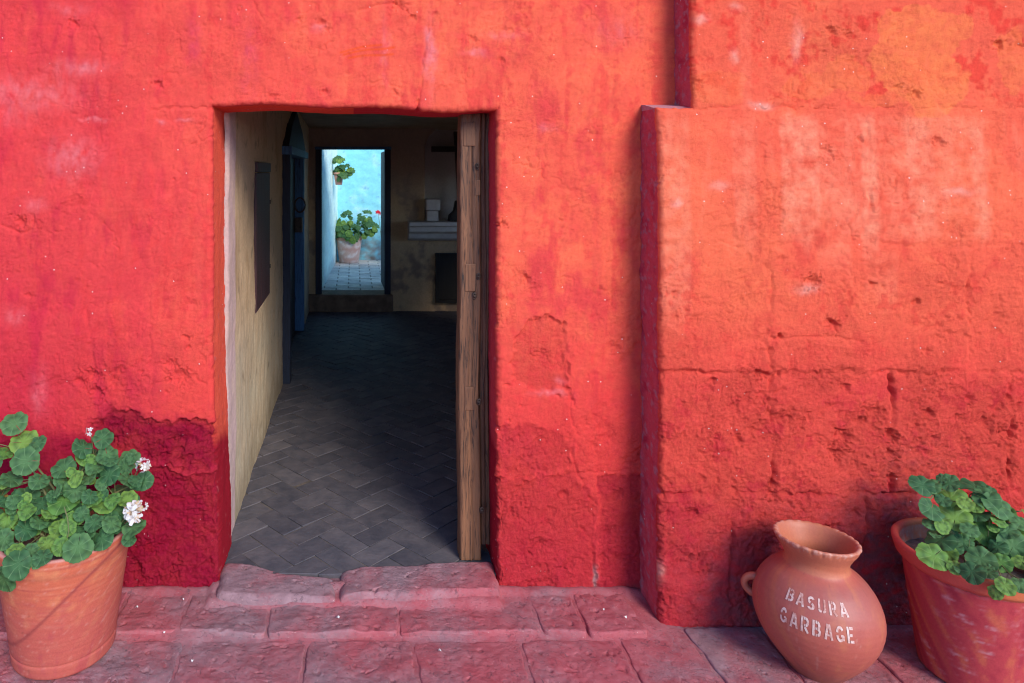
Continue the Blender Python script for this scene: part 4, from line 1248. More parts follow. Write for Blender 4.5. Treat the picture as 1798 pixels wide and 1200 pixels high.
m_ = MB(); m_.box(0.905, 0.945, YB - 0.05, YB + 0.01, 0.16, 0.705); m_.build('frame', M['blackwood'], pn, 0.004)
m_ = MB(); m_.box(0.946, 1.6, YB - 0.05, YB + 0.01, 0.667, 0.705); m_.build('frame', M['blackwood'], pn, 0.004)
m_ = MB(); m_.box(0.946, 1.6, YB - 0.05, YB + 0.01, 0.16, 0.198); m_.build('frame', M['blackwood'], pn, 0.004)

# the room's right wall, with an unseen window added to brighten the dark room
m_ = MB(); m_.box(2.2, 2.45, 0.02, 2.3, 0.0, 2.20); m_.box(2.2, 2.45, 4.5, 5.25, 0.0, 2.07); m_.box(2.2, 2.45, 2.3, 4.5, 0.0, 0.95); m_.box(2.2, 2.45, 2.3, 4.5, 1.60, 2.12); m_.box(2.2, 2.45, 2.3, 2.7, 0.951, 1.599)
m_.prism([(0.02, 2.201), (2.3, 2.201), (0.02, 2.34)], 2.2, 2.45)
tag(m_.build('room_wall', M['ceiling']), kind='structure')
m_ = MB(); m_.prism([(0.03, 2.34), (5.27, 2.06), (5.27, 2.12), (0.03, 2.42)], -1.3, 2.5)
tag(m_.build('roof', M['ceiling']), kind='structure')
m_ = MB(); m_.prism([(0.06, -0.05), (5.2, -0.05), (5.2, 2.07), (0.06, 2.34)], -0.9, XLW - 0.13)
tag(m_.build('room_wall', M['ceiling']), kind='structure')
m_ = MB(); m_.box(XR + 0.02, 2.2, 0.24, 0.30, 0.0, 2.34); m_.box(XLW - 0.13, XR + 0.02, 0.245, 0.30, ZT + 0.03, 2.34)
tag(m_.build('room_wall', M['ceiling']), kind='structure')

# timber door post just inside the right jamb
dp = tag(empty('door_post', (0.49, 0.3, ZF)), 'weathered brown timber post just inside the right jamb', 'door post')


def timber(name, x0, x1, y0_, y1, z0, z1, mat, seed, amp=0.003):
    nz_ = 150
    zz = np.linspace(z0, z1, nz_)
    ring = []
    b = 0.006
    def side(p, q, n):
        return [tuple(np.array(p) + (np.array(q) - np.array(p)) * k / n) for k in range(n)]
    cs = [(x0 + b, y0_), (x1 - b, y0_), (x1, y0_ + b), (x1, y1 - b), (x1 - b, y1), (x0 + b, y1), (x0, y1 - b), (x0, y0_ + b)]
    ring = side(cs[0], cs[1], 36) + [cs[1]] + side(cs[2], cs[3], 6) + [cs[3], cs[4], cs[5]] + side(cs[6], cs[7], 6) + [cs[7]]
    ring = np.array(ring); n = len(ring); cen = ring.mean(0)
    V = []
    for z in zz:
        w = 0.004 * math.sin(z * 2.3 + seed) + 0.002 * math.sin(z * 7 + seed * 2)
        dirn = ring - cen; L = np.linalg.norm(dirn, axis=1, keepdims=True)
        h = amp * fbm(ring[:, 0] * 60 + seed, np.full(n, z * 5) + ring[:, 1] * 60, 1, 4, seed) - 0.006 * np.exp(-((ring[:, 0] - (x0 + 0.66 * (x1 - x0)) - 0.006 * math.sin(z * 5 + seed)) / 0.0035) ** 2) * (ring[:, 1] < y0_ + 0.01)
        p = ring + dirn / L * h[:, None]
        V.append(np.column_stack([p[:, 0] + w, p[:, 1], np.full(n, z)]))
    V = np.concatenate(V)
    i = np.arange(n); j = (i + 1) % n
    F = np.concatenate([np.column_stack([k * n + i, k * n + j, (k + 1) * n + j, (k + 1) * n + i]) for k in range(nz_ - 1)])
    return link(name, np_mesh(name, V, F), mat, dp, None)


timber('stile', 0.424, 0.507, 0.130, 0.215, ZF + 0.004, 1.845, M['postwood'], 3, 0.007)
timber('strip', 0.5095, 0.548, 0.150, 0.215, ZF + 0.055, 1.845, M['postwood'], 9, 0.003)
for px, py, w, h in [(824, 236, 20, 40), (838, 330, 10, 26), (826, 488, 18, 46), (824, 700, 16, 40)]:
    p = at(px, py, 0.130)
    m_ = MB(); m_.box(p.x - w * K * 0.55, p.x + w * K * 0.55, 0.1265, 0.145, p.z - h * K * 0.55, p.z + h * K * 0.55)
    m_.build('patch', M['postwood'], dp, 0.003)
for px, py in [(838, 293), (840, 486), (841, 706), (846, 896), (833, 520)]:
    p = at(px, py, 0.127)
    m_ = MB(); m_.tube([p + Vector((0.006 * math.cos(a), -0.004 * math.sin(a), 0.012 * math.sin(a))) for a in np.linspace(0, 2 * math.pi, 13)], 0.004, 6, False)
    m_.tube([p + Vector((0, 0.02, 0)), p + Vector((0, -0.008, 0))], 0.005, 6)
    m_.build('hinge_eye', M['iron'], dp, 0, True)

# ================================================================== courtyard beyond
YC0, YC1, ZC = YB + 0.26, 7.92, 0.25
m_ = MB(); m_.box(-1.0, 4.2, YC0 - 0.02, 8.2, 0.0, ZC - 0.010)
court = tag(m_.build('courtyard_floor', M['courtgrout']), kind='structure')
y = YC0; row = 0
while y < YC1:
    x = -0.75 + (0.14 if row % 2 else 0)
    while x < 1.25:
        x1, y1 = x + 0.268, y + 0.128
        if x1 > -0.5:
            tile_mesh([(x, y), (x1, y), (x1, y1), (x, y1)], ZC - 0.03, ZC, 0.005, row * 91 + int(x * 100), 0.03).build('brick_tile', M['courttile'], court)
        x += 0.28
    y += 0.14; row += 1


def blue_c(U, V):
    c = np.zeros(U.shape + (3,), np.float32) + np.array((0.22, 0.60, 0.74), np.float32)
    a = fbm(U * 3, V * 3, 1, 4, 241); b = fbm(U * 14, V * 14, 1, 4, 242)
    c = mixc(c, (0.34, 0.66, 0.80), sstep(0.0, 0.5, a + 0.4 * b))
    c = mixc(c, (0.12, 0.34, 0.60), sstep(0.25, 0.6, b + 0.3 * a) * 0.8)
    low = sstep(0.62, 0.48, V + 0.25 * b + 0.15 * a) * sstep(-0.05, 0.15, U)
    c = mixc(c, (0.26, 0.27, 0.28), low * np.clip(0.6 + 1.2 * b, 0, 1))
    return c


def pale_c(U, V):
    c = np.zeros(U.shape + (3,), np.float32) + np.array((0.72, 0.95, 0.90), np.float32)
    a = fbm(U * 3, V * 3, 1, 4, 251); b = fbm(U * 10, V * 14, 1, 4, 252)
    c = mixc(c, (0.50, 0.70, 0.80), sstep(0.0, 0.6, a + 0.5 * b) * 0.7)
    c = mixc(c, (0.36, 0.40, 0.40), sstep(0.45, 0.28, V + 0.1 * b) * 0.6)
    return c


tag(grid_wall('blue_wall', np.linspace(-1.1, 4.2, 240), np.linspace(0.2, 2.45, 130),
              lambda U, V: np.stack([U, YC1 - 0.02 * fbm(U * 2.2, V * 2.2, 1, 3, 261) - 0.016 * fbm(U * 9, V * 9, 1, 4, 262) - 0.05 * sstep(0.5, 0.25, V) * np.clip(0.4 + fbm(U * 6, V * 6, 1, 3, 263), 0, 1), V], -1), blue_c, M['blueplaster']),
    'light blue plaster wall closing the far courtyard', 'wall')
tag(grid_wall('pale_wall', np.linspace(YC0 - 0.01, YC1 + 0.05, 150), np.linspace(0.2, 2.45, 130),
              lambda U, V: np.stack([-0.365 + (U - YC0) * 0.047 + 0.018 * fbm(U * 3, V * 3, 1, 3, 271) + 0.008 * fbm(U * 11, V * 11, 1, 4, 272), U, V], -1), pale_c, M['blueplaster']),
    'pale whitewashed side wall of the far courtyard', 'wall')
m_ = MB(); m_.box(-1.3, -0.43, YC0, 8.3, 0, 2.44); tag(m_.build('courtyard_wall', M['ceiling']), kind='structure')
m_ = MB(); m_.box(-1.3, 4.4, YC1 + 0.08, 8.4, 0, 2.44); tag(m_.build('courtyard_wall', M['ceiling']), kind='structure')


# ================================================================== pots and jar
def lathe(prof, seg, jitter=None):
    """prof: list of (r, z); returns V, F, (A, Zz, k) per vertex; outside first"""
    prof = np.array(prof); a = np.linspace(0, 2 * math.pi, seg, endpoint=False)
    A, I = np.meshgrid(a, np.arange(len(prof)), indexing='xy')
    r = prof[I, 0]; z = prof[I, 1]
    if jitter is not None: r, z = jitter(A, r, z, I)
    V = np.stack([r * np.sin(A), -r * np.cos(A), z], -1).reshape(-1, 3)
    n = seg; rows = len(prof)
    i = np.arange(n); j = (i + 1) % n
    F = np.concatenate([np.column_stack([k * n + i, k * n + j, (k + 1) * n + j, (k + 1) * n + i]) for k in range(rows - 1)])
    return V, F, A.reshape(-1), z.reshape(-1), I.reshape(-1)


def dense(prof, step=0.006):
    out = []
    for (a, b) in zip(prof[:-1], prof[1:]):
        n = max(1, int(math.hypot(a[0] - b[0], a[1] - b[1]) / step))
        out += [(a[0] + (b[0] - a[0]) * k / n, a[1] + (b[1] - a[1]) * k / n) for k in range(n)]
    return out + [prof[-1]]


def soil(parent, r, z, loc, seed):
    V, F, A, Zz, I = lathe(dense([(r, z), (0.002, z + 0.008)], 0.01), 48)
    V[:, 2] += 0.010 * fbm(V[:, 0] * 25, V[:, 1] * 25, 1, 3, seed)
    o = link('soil', np_mesh('soil', V, F), M['soil'], parent, None)
    return o


# left terracotta pot
LP = Vector((-0.970, -0.285, 0.012))
pot1 = tag(empty('flower_pot', LP), 'orange terracotta pot holding the white flowered geranium', 'flower pot', 'terracotta pots on the paving')
prof = dense([(0.02, 0.0), (0.142, 0.0), (0.150, 0.006), (0.154, 0.040), (0.1535, 0.043), (0.1500, 0.046), (0.1535, 0.050), (0.172, 0.18), (0.190, 0.32), (0.200, 0.388), (0.2005, 0.396), (0.197, 0.401), (0.186, 0.401), (0.182, 0.396), (0.170, 0.33)])
V, F, A, Zz, I = lathe(prof, 160, lambda A, r, z, I: (r * (1.085 + 0.004 * np.sin(2 * A + 1) + 0.0025 * fbm(A * 3, z * 60, 1, 2, 281)) + 0.0010 * np.sin(z * 420 + 2 * np.sin(A)) * np.sin(z * 37 + A), z))
c = np.zeros((len(V), 3), np.float32) + np.array((0.50, 0.118, 0.062), np.float32)
n1 = fbm(np.sin(A) * 4, Zz * 22 + np.cos(A) * 4, 1, 4, 282); n2 = fbm(np.sin(A) * 9, np.cos(A) * 9 + Zz * 60, 1, 4, 283)
ringn = fbm(A * 0.8, Zz * 130, 1, 4, 286, 0.6)
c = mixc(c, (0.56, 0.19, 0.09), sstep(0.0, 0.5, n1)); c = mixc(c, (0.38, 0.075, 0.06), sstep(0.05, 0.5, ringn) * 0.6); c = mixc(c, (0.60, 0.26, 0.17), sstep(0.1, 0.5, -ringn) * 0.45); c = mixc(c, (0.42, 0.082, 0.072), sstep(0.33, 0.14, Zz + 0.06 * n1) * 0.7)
c = mixc(c, (0.60, 0.30, 0.24), sstep(0.2, 0.6, n2) * 0.45)
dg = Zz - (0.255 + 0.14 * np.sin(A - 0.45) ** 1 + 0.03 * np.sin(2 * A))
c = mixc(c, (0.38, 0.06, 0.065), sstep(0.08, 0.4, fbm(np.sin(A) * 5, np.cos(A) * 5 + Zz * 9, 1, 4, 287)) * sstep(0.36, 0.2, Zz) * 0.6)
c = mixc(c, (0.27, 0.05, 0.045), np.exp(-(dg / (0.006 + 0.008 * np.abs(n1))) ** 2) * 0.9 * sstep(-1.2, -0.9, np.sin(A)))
c = mixc(c, (0.33, 0.09, 0.05), np.exp(-((Zz - 0.345 - 0.004 * n1) / 0.006) ** 2) * 0.5)
c = mixc(c, (0.28, 0.07, 0.05), sstep(0.42, 0.62, fbm(np.sin(A) * 14, np.cos(A) * 14 + Zz * 40, 1, 3, 284)) * 0.7)
c = mixc(c, (0.60, 0.33, 0.30), (Zz > 0.399) * 0.7)
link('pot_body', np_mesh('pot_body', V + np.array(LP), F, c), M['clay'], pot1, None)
s_ = soil(pot1, 0.180, 0.352, LP, 285); s_.data.transform(Matrix.Translation(LP))

# right pot with crimson wash
RP = Vector((1.975, -0.405, 0.010))
pot2 = tag(empty('flower_pot', RP), 'crimson washed terracotta pot with an orange rim beside the clay jar', 'flower pot', 'terracotta pots on the paving')
prof = dense([(0.02, 0.0), (0.128, 0.0), (0.138, 0.008), (0.150, 0.10), (0.170, 0.26), (0.180, 0.338), (0.190, 0.342), (0.196, 0.348), (0.205, 0.380), (0.206, 0.388), (0.201, 0.394), (0.190, 0.394), (0.185, 0.388), (0.172, 0.30)])
V, F, A, Zz, I = lathe(prof, 160, lambda A, r, z, I: (r * (1 + 0.003 * np.sin(2 * A) + 0.002 * fbm(A * 3, z * 50, 1, 2, 291)), z))
n1 = fbm(np.sin(A) * 5, Zz * 16 + np.cos(A) * 5, 1, 4, 292); n2 = fbm(A * 2.2, Zz * 75, 1, 5, 293, 0.6); n3 = fbm(np.sin(A) * 16, np.cos(A) * 16 + Zz * 55, 1, 4, 294)
c = np.zeros((len(V), 3), np.float32) + np.array((0.42, 0.045, 0.055), np.float32)
c = mixc(c, (0.50, 0.10, 0.06), sstep(0.0, 0.5, n1)); c = mixc(c, (0.30, 0.02, 0.04), sstep(0.1, 0.5, -n1) * 0.7)
c = mixc(c, (0.58, 0.30, 0.32), sstep(0.0, 0.55, n2 + 0.35 * n3) * sstep(-0.1, 0.4, fbm(np.sin(A) * 2.5, np.cos(A) * 2.5 + Zz * 9, 1, 2, 296)) * 0.75)
rimm = (Zz > 0.336)
c = np.where(rimm[:, None], mixc(np.zeros_like(c) + np.array((0.58, 0.16, 0.065), np.float32), (0.50, 0.07, 0.06), sstep(-0.2, -0.75, np.sin(A) + 0.3 * n1) * 0.9), c)
c = mixc(c, (0.40, 0.36, 0.34), ((I > len(prof) - 14) & (np.sin(A) < 0.3)) * np.clip(0.5 + n3, 0, 1) * 0.7)
link('pot_body', np_mesh('pot_body', V + np.array(RP), F, c), M['clay'], pot2, None)
s_ = soil(pot2, 0.180, 0.335, RP, 295); s_.data.transform(Matrix.Translation(RP))

# clay jar for rubbish
JC = Vector((1.498, -0.372, 0.004))
jar = tag(empty('clay_jar', JC), 'round red clay jar stencilled with white words standing beside the crimson pot', 'jar')
jk = [(0.0, 0.078), (0.010, 0.086), (0.05, 0.118), (0.10, 0.153), (0.15, 0.174), (0.195, 0.180), (0.24, 0.172), (0.28, 0.152), (0.31, 0.126), (0.325, 0.106), (0.335, 0.094), (0.345, 0.0885), (0.36, 0.090), (0.385, 0.102), (0.405, 0.115), (0.415, 0.120)]


def jar_r(z):
    zs_ = np.array([k[0] for k in jk]); rs = np.array([k[1] for k in jk])
    # smooth interpolation (Catmull-Rom through the control radii)
    z = np.atleast_1d(np.asarray(z, float)); i = np.clip(np.searchsorted(zs_, z) - 1, 0, len(jk) - 2)
    t = (z - zs_[i]) / (zs_[i + 1] - zs_[i])
    m = np.gradient(rs, zs_); h = zs_[i + 1] - zs_[i]
    return ((2 * t**3 - 3 * t**2 + 1) * rs[i] + (t**3 - 2 * t**2 + t) * h * m[i] + (-2 * t**3 + 3 * t**2) * rs[i + 1] + (t**3 - t**2) * h * m[i + 1])


zz = np.linspace(0, 0.415, 84)
prof = [(0.01, 0.0)] + [(float(jar_r(z)[0]), float(z)) for z in zz] + [(0.119, 0.421), (0.112, 0.4225), (0.106, 0.419), (0.100, 0.405), (0.088, 0.375), (0.078, 0.345), (0.084, 0.32), (0.12, 0.29), (0.15, 0.24), (0.165, 0.19), (0.14, 0.10), (0.01, 0.03)]


def jarj(A, r, z, I):
    sc = np.exp(-((z - 0.412) / 0.010) ** 2) * (r > 0.108)
    lob = np.abs(np.sin(A * 13 + 0.4 * np.sin(A * 3)))
    return r * (1 + 0.004 * np.sin(2 * A + 0.5)) - sc * 0.005 * (1 - lob) ** 2 + 0.00025 * np.sin(z * 300 + 3 * np.sin(A)), z + sc * 0.004 * lob + 0.006 * np.sin(A + 2.2) * (z > 0.34)


V, F, A, Zz, I = lathe(prof, 208, jarj)
n1 = fbm(np.sin(A) * 4, np.cos(A) * 4 + Zz * 12, 1, 4, 301); n2 = fbm(np.sin(A) * 15, np.cos(A) * 15 + Zz * 50, 1, 3, 302)
c = np.zeros((len(V), 3), np.float32) + np.array((0.41, 0.100, 0.072), np.float32)
c = mixc(c, (0.34, 0.105, 0.090), sstep(0.20, 0.30, Zz + 0.05 * n1) * sstep(0.33, 0.31, Zz) * 0.7)
c = mixc(c, (0.47, 0.15, 0.075), sstep(0.0, 0.5, n1) * 0.6); c = mixc(c, (0.36, 0.08, 0.065), sstep(0.1, 0.5, -n1) * 0.5)
c = mixc(c, (0.55, 0.20, 0.09), (Zz > 0.335) * 0.45); c = mixc(c, (0.58, 0.36, 0.30), (Zz > 0.418) * np.clip(n2 + 0.25, 0, 1))
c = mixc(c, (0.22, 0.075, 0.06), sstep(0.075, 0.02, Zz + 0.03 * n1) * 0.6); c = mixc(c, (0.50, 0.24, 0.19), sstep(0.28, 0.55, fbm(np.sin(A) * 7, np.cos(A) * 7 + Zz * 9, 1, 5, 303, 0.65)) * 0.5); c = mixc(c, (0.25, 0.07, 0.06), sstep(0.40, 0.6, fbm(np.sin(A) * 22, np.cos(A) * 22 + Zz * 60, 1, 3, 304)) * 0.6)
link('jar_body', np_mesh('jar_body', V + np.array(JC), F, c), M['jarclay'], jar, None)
# loop handle on the shoulder
ah = R(-122)
dirh = Vector((math.sin(ah), -math.cos(ah), 0)); r0 = float(jar_r(0.222)[0]) - 0.012
pts = [JC + dirh * (r0 + 0.002 + 0.036 * math.sin(t)) + Vector((0, 0, 0.212 + 0.030 * math.cos(t))) for t in np.linspace(0.0, math.pi, 15)]
m_ = MB(); m_.tube(pts, [0.0135 - 0.003 * math.sin(t) for t in np.linspace(0, math.pi, 15)], 12)
hd = link('handle', m_.mesh('handle'), M['jarclay'], jar, True)
ca_ = hd.data.color_attributes.new('paint', 'FLOAT_COLOR', 'POINT')
ca_.data.foreach_set('color', np.tile(np.array((0.42, 0.115, 0.07, 1), np.float32), len(hd.data.vertices)))

# stencilled words, each stroke laid on the curved shoulder
m, nt, b = new_mat('worn_white_stencil')
v, _ = coords(nt)
nn = noise(nt, v, 38, 6, 0.75)
nt.links.new(mixn(nt, ramp(nt, nn, 0.38, 0.60), (0.45, 0.16, 0.12), (0.70, 0.54, 0.49)), b.inputs['Base Color'])
b.inputs['Roughness'].default_value = 0.7
M['stencil'] = m


def arc(cx_, cy_, rx, ry, a0, a1, w, n=8):
    out = []
    for k in range(n):
        t0 = R(a0 + (a1 - a0) * k / n); t1 = R(a0 + (a1 - a0) * (k + 1) / n)
        o = lambda t, s: (cx_ + (rx + s) * math.cos(t), cy_ + (ry + s) * math.sin(t))
        out.append([o(t0, -w / 2), o(t0, w / 2), o(t1, w / 2), o(t1, -w / 2)])
    return out


def bar(x0, y0_, x1, y1, w):
    dx_, dy_ = x1 - x0, y1 - y0_; L = math.hypot(dx_, dy_); nx_, ny_ = -dy_ / L * w / 2, dx_ / L * w / 2
    out = []
    for k in range(4):
        f0, f1 = k / 4, (k + 1) / 4
        a = (x0 + dx_ * f0, y0_ + dy_ * f0); b_ = (x0 + dx_ * f1, y0_ + dy_ * f1)
        out.append([(a[0] + nx_, a[1] + ny_), (a[0] - nx_, a[1] - ny_), (b_[0] - nx_, b_[1] - ny_), (b_[0] + nx_, b_[1] + ny_)])
    return out


W_ = 0.18
GL = {
    'A': bar(0.09, 0.0, 0.30, 0.98, W_) + bar(0.61, 0.0, 0.40, 0.98, W_) + bar(0.24, 0.30, 0.46, 0.30, 0.13),
    'B': bar(0.09, 0.0, 0.09, 1.0, W_) + bar(0.25, 0.91, 0.38, 0.91, W_) + bar(0.25, 0.51, 0.38, 0.51, W_ * 0.8) + bar(0.25, 0.09, 0.38, 0.09, W_) + arc(0.38, 0.71, 0.17, 0.20, -78, 78, W_) + arc(0.38, 0.30, 0.20, 0.21, -78, 78, W_),
    'S': arc(0.33, 0.72, 0.22, 0.19, 20, 255, W_) + arc(0.33, 0.28, 0.22, 0.20, -160, 75, W_),
    'U': bar(0.09, 0.30, 0.09, 1.0, W_) + bar(0.57, 0.30, 0.57, 1.0, W_) + arc(0.33, 0.29, 0.24, 0.20, 188, 255, W_) + arc(0.33, 0.29, 0.24, 0.20, 285, 352, W_),
    'R': bar(0.09, 0.0, 0.09, 1.0, W_) + bar(0.25, 0.91, 0.36, 0.91, W_) + bar(0.25, 0.47, 0.36, 0.47, W_ * 0.85) + arc(0.36, 0.69, 0.20, 0.22, -80, 80, W_) + bar(0.34, 0.36, 0.58, 0.0, W_),
    'G': arc(0.34, 0.5, 0.25, 0.41, 35, 165, W_) + arc(0.34, 0.5, 0.25, 0.41, 190, 320, W_) + bar(0.59, 0.10, 0.59, 0.42, W_) + bar(0.40, 0.40, 0.60, 0.40, W_ * 0.8),
    'E': bar(0.09, 0.0, 0.09, 1.0, W_) + bar(0.24, 0.91, 0.56, 0.91, W_) + bar(0.24, 0.50, 0.46, 0.50, W_) + bar(0.24, 0.09, 0.56, 0.09, W_),
}
lt = empty('lettering', JC); lt.parent = jar; lt.matrix_parent_inverse = Matrix.Translation(-JC)
for word, zc, span in (('BASURA', 0.281, 1.10), ('GARBAGE', 0.222, 1.17)):
    n = len(word); hh = 0.047
    for k, ch in enumerate(word):
        ac = R(-33.5) + (k - (n - 1) / 2) * span / n
        mb = MB()
        for q in GL[ch]:
            pts = []
            for (u, w_) in q:
                rr_ = float(jar_r(zc)[0])
                a_ = ac + (u - 0.34) * (span / n * 1.08)
                slope = 0.66 if zc > 0.25 else 0.92
                z_ = zc + (w_ - 0.5) * hh * slope
                r_ = float(jar_r(z_)[0]) * (1 + 0.004 * math.sin(2 * a_ + 0.5)) + 0.0013
                pts.append((JC.x + r_ * math.sin(a_), JC.y - r_ * math.cos(a_), JC.z + z_))
            mb.poly(pts)
        mb.build('letter', M['stencil'], lt, 0, True)


# ================================================================== geraniums
def leaf_mesh(seed, lobes=7, cup=0.18):
    rnd = random.Random(seed)
    n = 63
    rings_ = [0.0, 0.34, 0.70, 1.0]
    V = [(0, 0, 0)]; UV = [(0.5, 0)]
    ph = rnd.uniform(-0.3, 0.3); sx = rnd.uniform(0.9, 1.08)
    wa, wb = rnd.uniform(0, 6), rnd.uniform(0, 6); am1 = rnd.uniform(0.04, 0.20); am2 = rnd.uniform(0.03, 0.12)
    for r in rings_[1:]:
        for k in range(n + 1):
            t = k / n
            a = -math.pi / 2 + 0.10 - 0.10 * r + t * (2 * math.pi - 0.20 + 0.20 * r)
            sc = 0.085 * (abs(math.cos(math.pi * lobes * (t - 0.5))) - 0.5)
            sc2 = 0.022 * math.sin(2 * math.pi * lobes * 3 * t + ph)
            edge = 1 + (sc + sc2) * (r ** 3)
            rr_ = r * edge * (1.0 - 0.10 * math.cos(a + math.pi / 2) * 0.5)
            x, y = rr_ * math.cos(a) * sx, rr_ * math.sin(a) + 0.10
            fold = 0.075 * math.cos(2 * math.pi * lobes * (t - 0.5)) * r * r
            z = -cup * r * r + cup * 1.1 * r + fold + am1 * r * r * math.sin(2 * a + wa) + am2 * r * r * math.sin(3 * a + wb)
            V.append((x, y, z - 0.02)); UV.append((t, r))
    F = []; m = n + 1
    for k in range(n): F.append((0, 1 + k, 2 + k))
    for q in range(len(rings_) - 2):
        b0 = 1 + q * m; b1 = b0 + m
        for k in range(n): F.append((b0 + k, b1 + k, b1 + k + 1, b0 + k + 1))
    me = bpy.data.meshes.new('leaf'); me.from_pydata(V, [], F); me.update()
    ul = me.uv_layers.new(name='UVMap')
    for lp in me.loops: ul.data[lp.index].uv = UV[lp.vertex_index]
    me.polygons.foreach_set('use_smooth', np.ones(len(me.polygons), bool))
    return me


LEAVES = [leaf_mesh(k, cup=0.12 + 0.09 * (k % 4)) for k in range(8)]
LEAVES_A = []; LEAVES_B = []; LEAVES_C = []
for me in LEAVES:
    m1 = me.copy(); m1.materials.append(M['leaf']); LEAVES_A.append(m1)
    m2 = me.copy(); m2.materials.append(M['leafyoung']); LEAVES_B.append(m2)
    m3 = me.copy(); m3.materials.append(M['leafold']); LEAVES_C.append(m3)


def put_leaf(plant, pos, size, nrm, stem_pts, young=False, name='leaf', stalk=True, rnd=random):
    nrm = Vector(nrm).normalized()
    me = rnd.choice(LEAVES_C if young == 2 else LEAVES_B if young else LEAVES_A)
    o = bpy.data.objects.new(name, me); COL.objects.link(o)
    # nearest stem point decides where the stalk comes from
    base = min(stem_pts, key=lambda p: (p - pos).length + 0.5 * max(0, p.z - pos.z + 0.02))
    yv = pos - base
    yv = yv - nrm * yv.dot(nrm)
    if yv.length < 1e-4: yv = nrm.orthogonal()
    yv.normalize(); xv = yv.cross(nrm)
    rz = Matrix((xv, yv, nrm)).transposed() @ Matrix.Rotation(rnd.uniform(-0.7, 0.7), 3, 'Z')
    o.matrix_world = Matrix.Translation(pos) @ rz.to_4x4() @ Matrix.Diagonal((size, size, size, 1))
    mw = o.matrix_world.copy()
    o.parent = plant; o.matrix_parent_inverse = Matrix.Translation(-Vector(plant.location)); o.matrix_basis = mw
    if stalk:
        mid = base.lerp(pos, 0.55) + Vector((0, 0, 0.012)) - nrm * 0.02
        m_ = MB(); m_.tube([base, base.lerp(mid, 0.5), mid, pos - nrm * 0.002], [0.0024, 0.0019, 0.0016, 0.0014], 5, False)
        s = link('stalk', m_.mesh('stalk'), M['stem'], None, True)
        s.parent = o; s.matrix_parent_inverse = mw.inverted() @ Matrix.Translation(Vector(plant.location)) @ Matrix.Translation(-Vector(plant.location))
    return o


def stems_for(plant, root, tips, rad=0.0055):
    pts_all = []
    for tip in tips:
        tip = Vector(tip); r0_ = root + Vector((random.uniform(-0.07, 0.07), random.uniform(-0.07, 0.07), 0))
        mid = r0_.lerp(tip, 0.5) + Vector((0, 0, 0.04)) + Vector((random.uniform(-0.02, 0.02), random.uniform(-0.02, 0.02), 0))
        pts = []
        for k in range(9):
            t = k / 8
            pts.append(r0_ * (1 - t) ** 2 + mid * 2 * t * (1 - t) + tip * t * t)
        m_ = MB(); m_.tube(pts, [rad * (1 - 0.5 * k / 8) for k in range(9)], 7)
        m_.build('stem', M['stem'], plant, 0, True)
        pts_all += pts
    return pts_all


def flower_head(plant, pos, r, n, petal='petal', wilt=0.3, stalk_from=None, seed=1, name='flower_head'):
    rnd = random.Random(seed)
    fm, wm = MB(), MB()
    for k in range(n):
        dv = Vector((rnd.gauss(0, 1), rnd.gauss(-0.6, 0.8), rnd.gauss(0.5, 0.8))).normalized()
        c_ = pos + dv * r * rnd.uniform(0.65, 1.0)
        w = rnd.random() < wilt
        mb = wm if w else fm
        a = dv.orthogonal().normalized(); b_ = dv.cross(a)
        pr = r * (0.36 if w else 0.80) * rnd.uniform(0.8, 1.15)
        rot = rnd.uniform(0, 6)
        for q in range(5):
            t = rot + q * 2 * math.pi / 5
            u = a * math.cos(t) + b_ * math.sin(t); s = dv.cross(u)
            cu = rnd.uniform(0.0, 0.35) if not w else rnd.uniform(0.3, 1.2)
            p = [c_, c_ + u * pr * 0.45 + s * pr * 0.26 + dv * pr * 0.10, c_ + u * pr * 0.92 + s * pr * 0.24 + dv * pr * cu, c_ + u * pr + dv * pr * cu, c_ + u * pr * 0.92 - s * pr * 0.24 + dv * pr * cu, c_ + u * pr * 0.45 - s * pr * 0.26 + dv * pr * 0.10]
            mb.poly(p)
    o = fm.build(name, M[petal], plant, 0, True)
    if wm.v:
        w_ = link('wilted_floret', wm.mesh('wilted_floret'), M['wilted'], None, True)
        w_.parent = o; w_.matrix_parent_inverse = Matrix.Identity(4)
    if stalk_from is not None:
        m_ = MB(); mid = stalk_from.lerp(pos, 0.5) + Vector((0, 0, 0.01))
        m_.tube([stalk_from, mid, pos], 0.0018, 5, False)
        s = link('flower_stalk', m_.mesh('flower_stalk'), M['stem'], None, True)
        s.parent = o; s.matrix_parent_inverse = Matrix.Identity(4)
    return o


def cam_dir(p):
    return (Vector((0, -CAMD, CAMZ)) - p).normalized()


def grow(plant, spots, scale, ox, oy, depth_fn, root, tips, young_fn, seed, up, axis, rimr, rimz):
    rnd = random.Random(seed)
    sp = stems_for(plant, root, tips)
    sp = [p for p in sp if p.z > root.z + 0.0]
    for (cx_, cy_, rr_) in spots:
        px, py = ox + cx_ / scale, oy + cy_ / scale
        Y = depth_fn(px, py) + rnd.uniform(-0.03, 0.03)
        p = at(px, py, Y)
        size = rr_ / scale * (Y + CAMD) / FPX * 0.95
        for _ in range(60):
            if p.z > rimz + 0.012 + 0.42 * size or math.hypot(p.x - axis.x, p.y - axis.y) > rimr + 0.012 + 0.55 * size: break
            Y -= 0.006; p = at(px, py, Y)
        size = rr_ / scale * (Y + CAMD) / FPX * 0.95
        nv = cam_dir(p) * 0.75 + Vector((0, 0, up)) + Vector((rnd.gauss(0, 0.42), rnd.gauss(0, 0.3), rnd.gauss(0, 0.32)))
        put_leaf(plant, p, size, nv, sp, young_fn(px, py, rnd), rnd=rnd)
    return sp


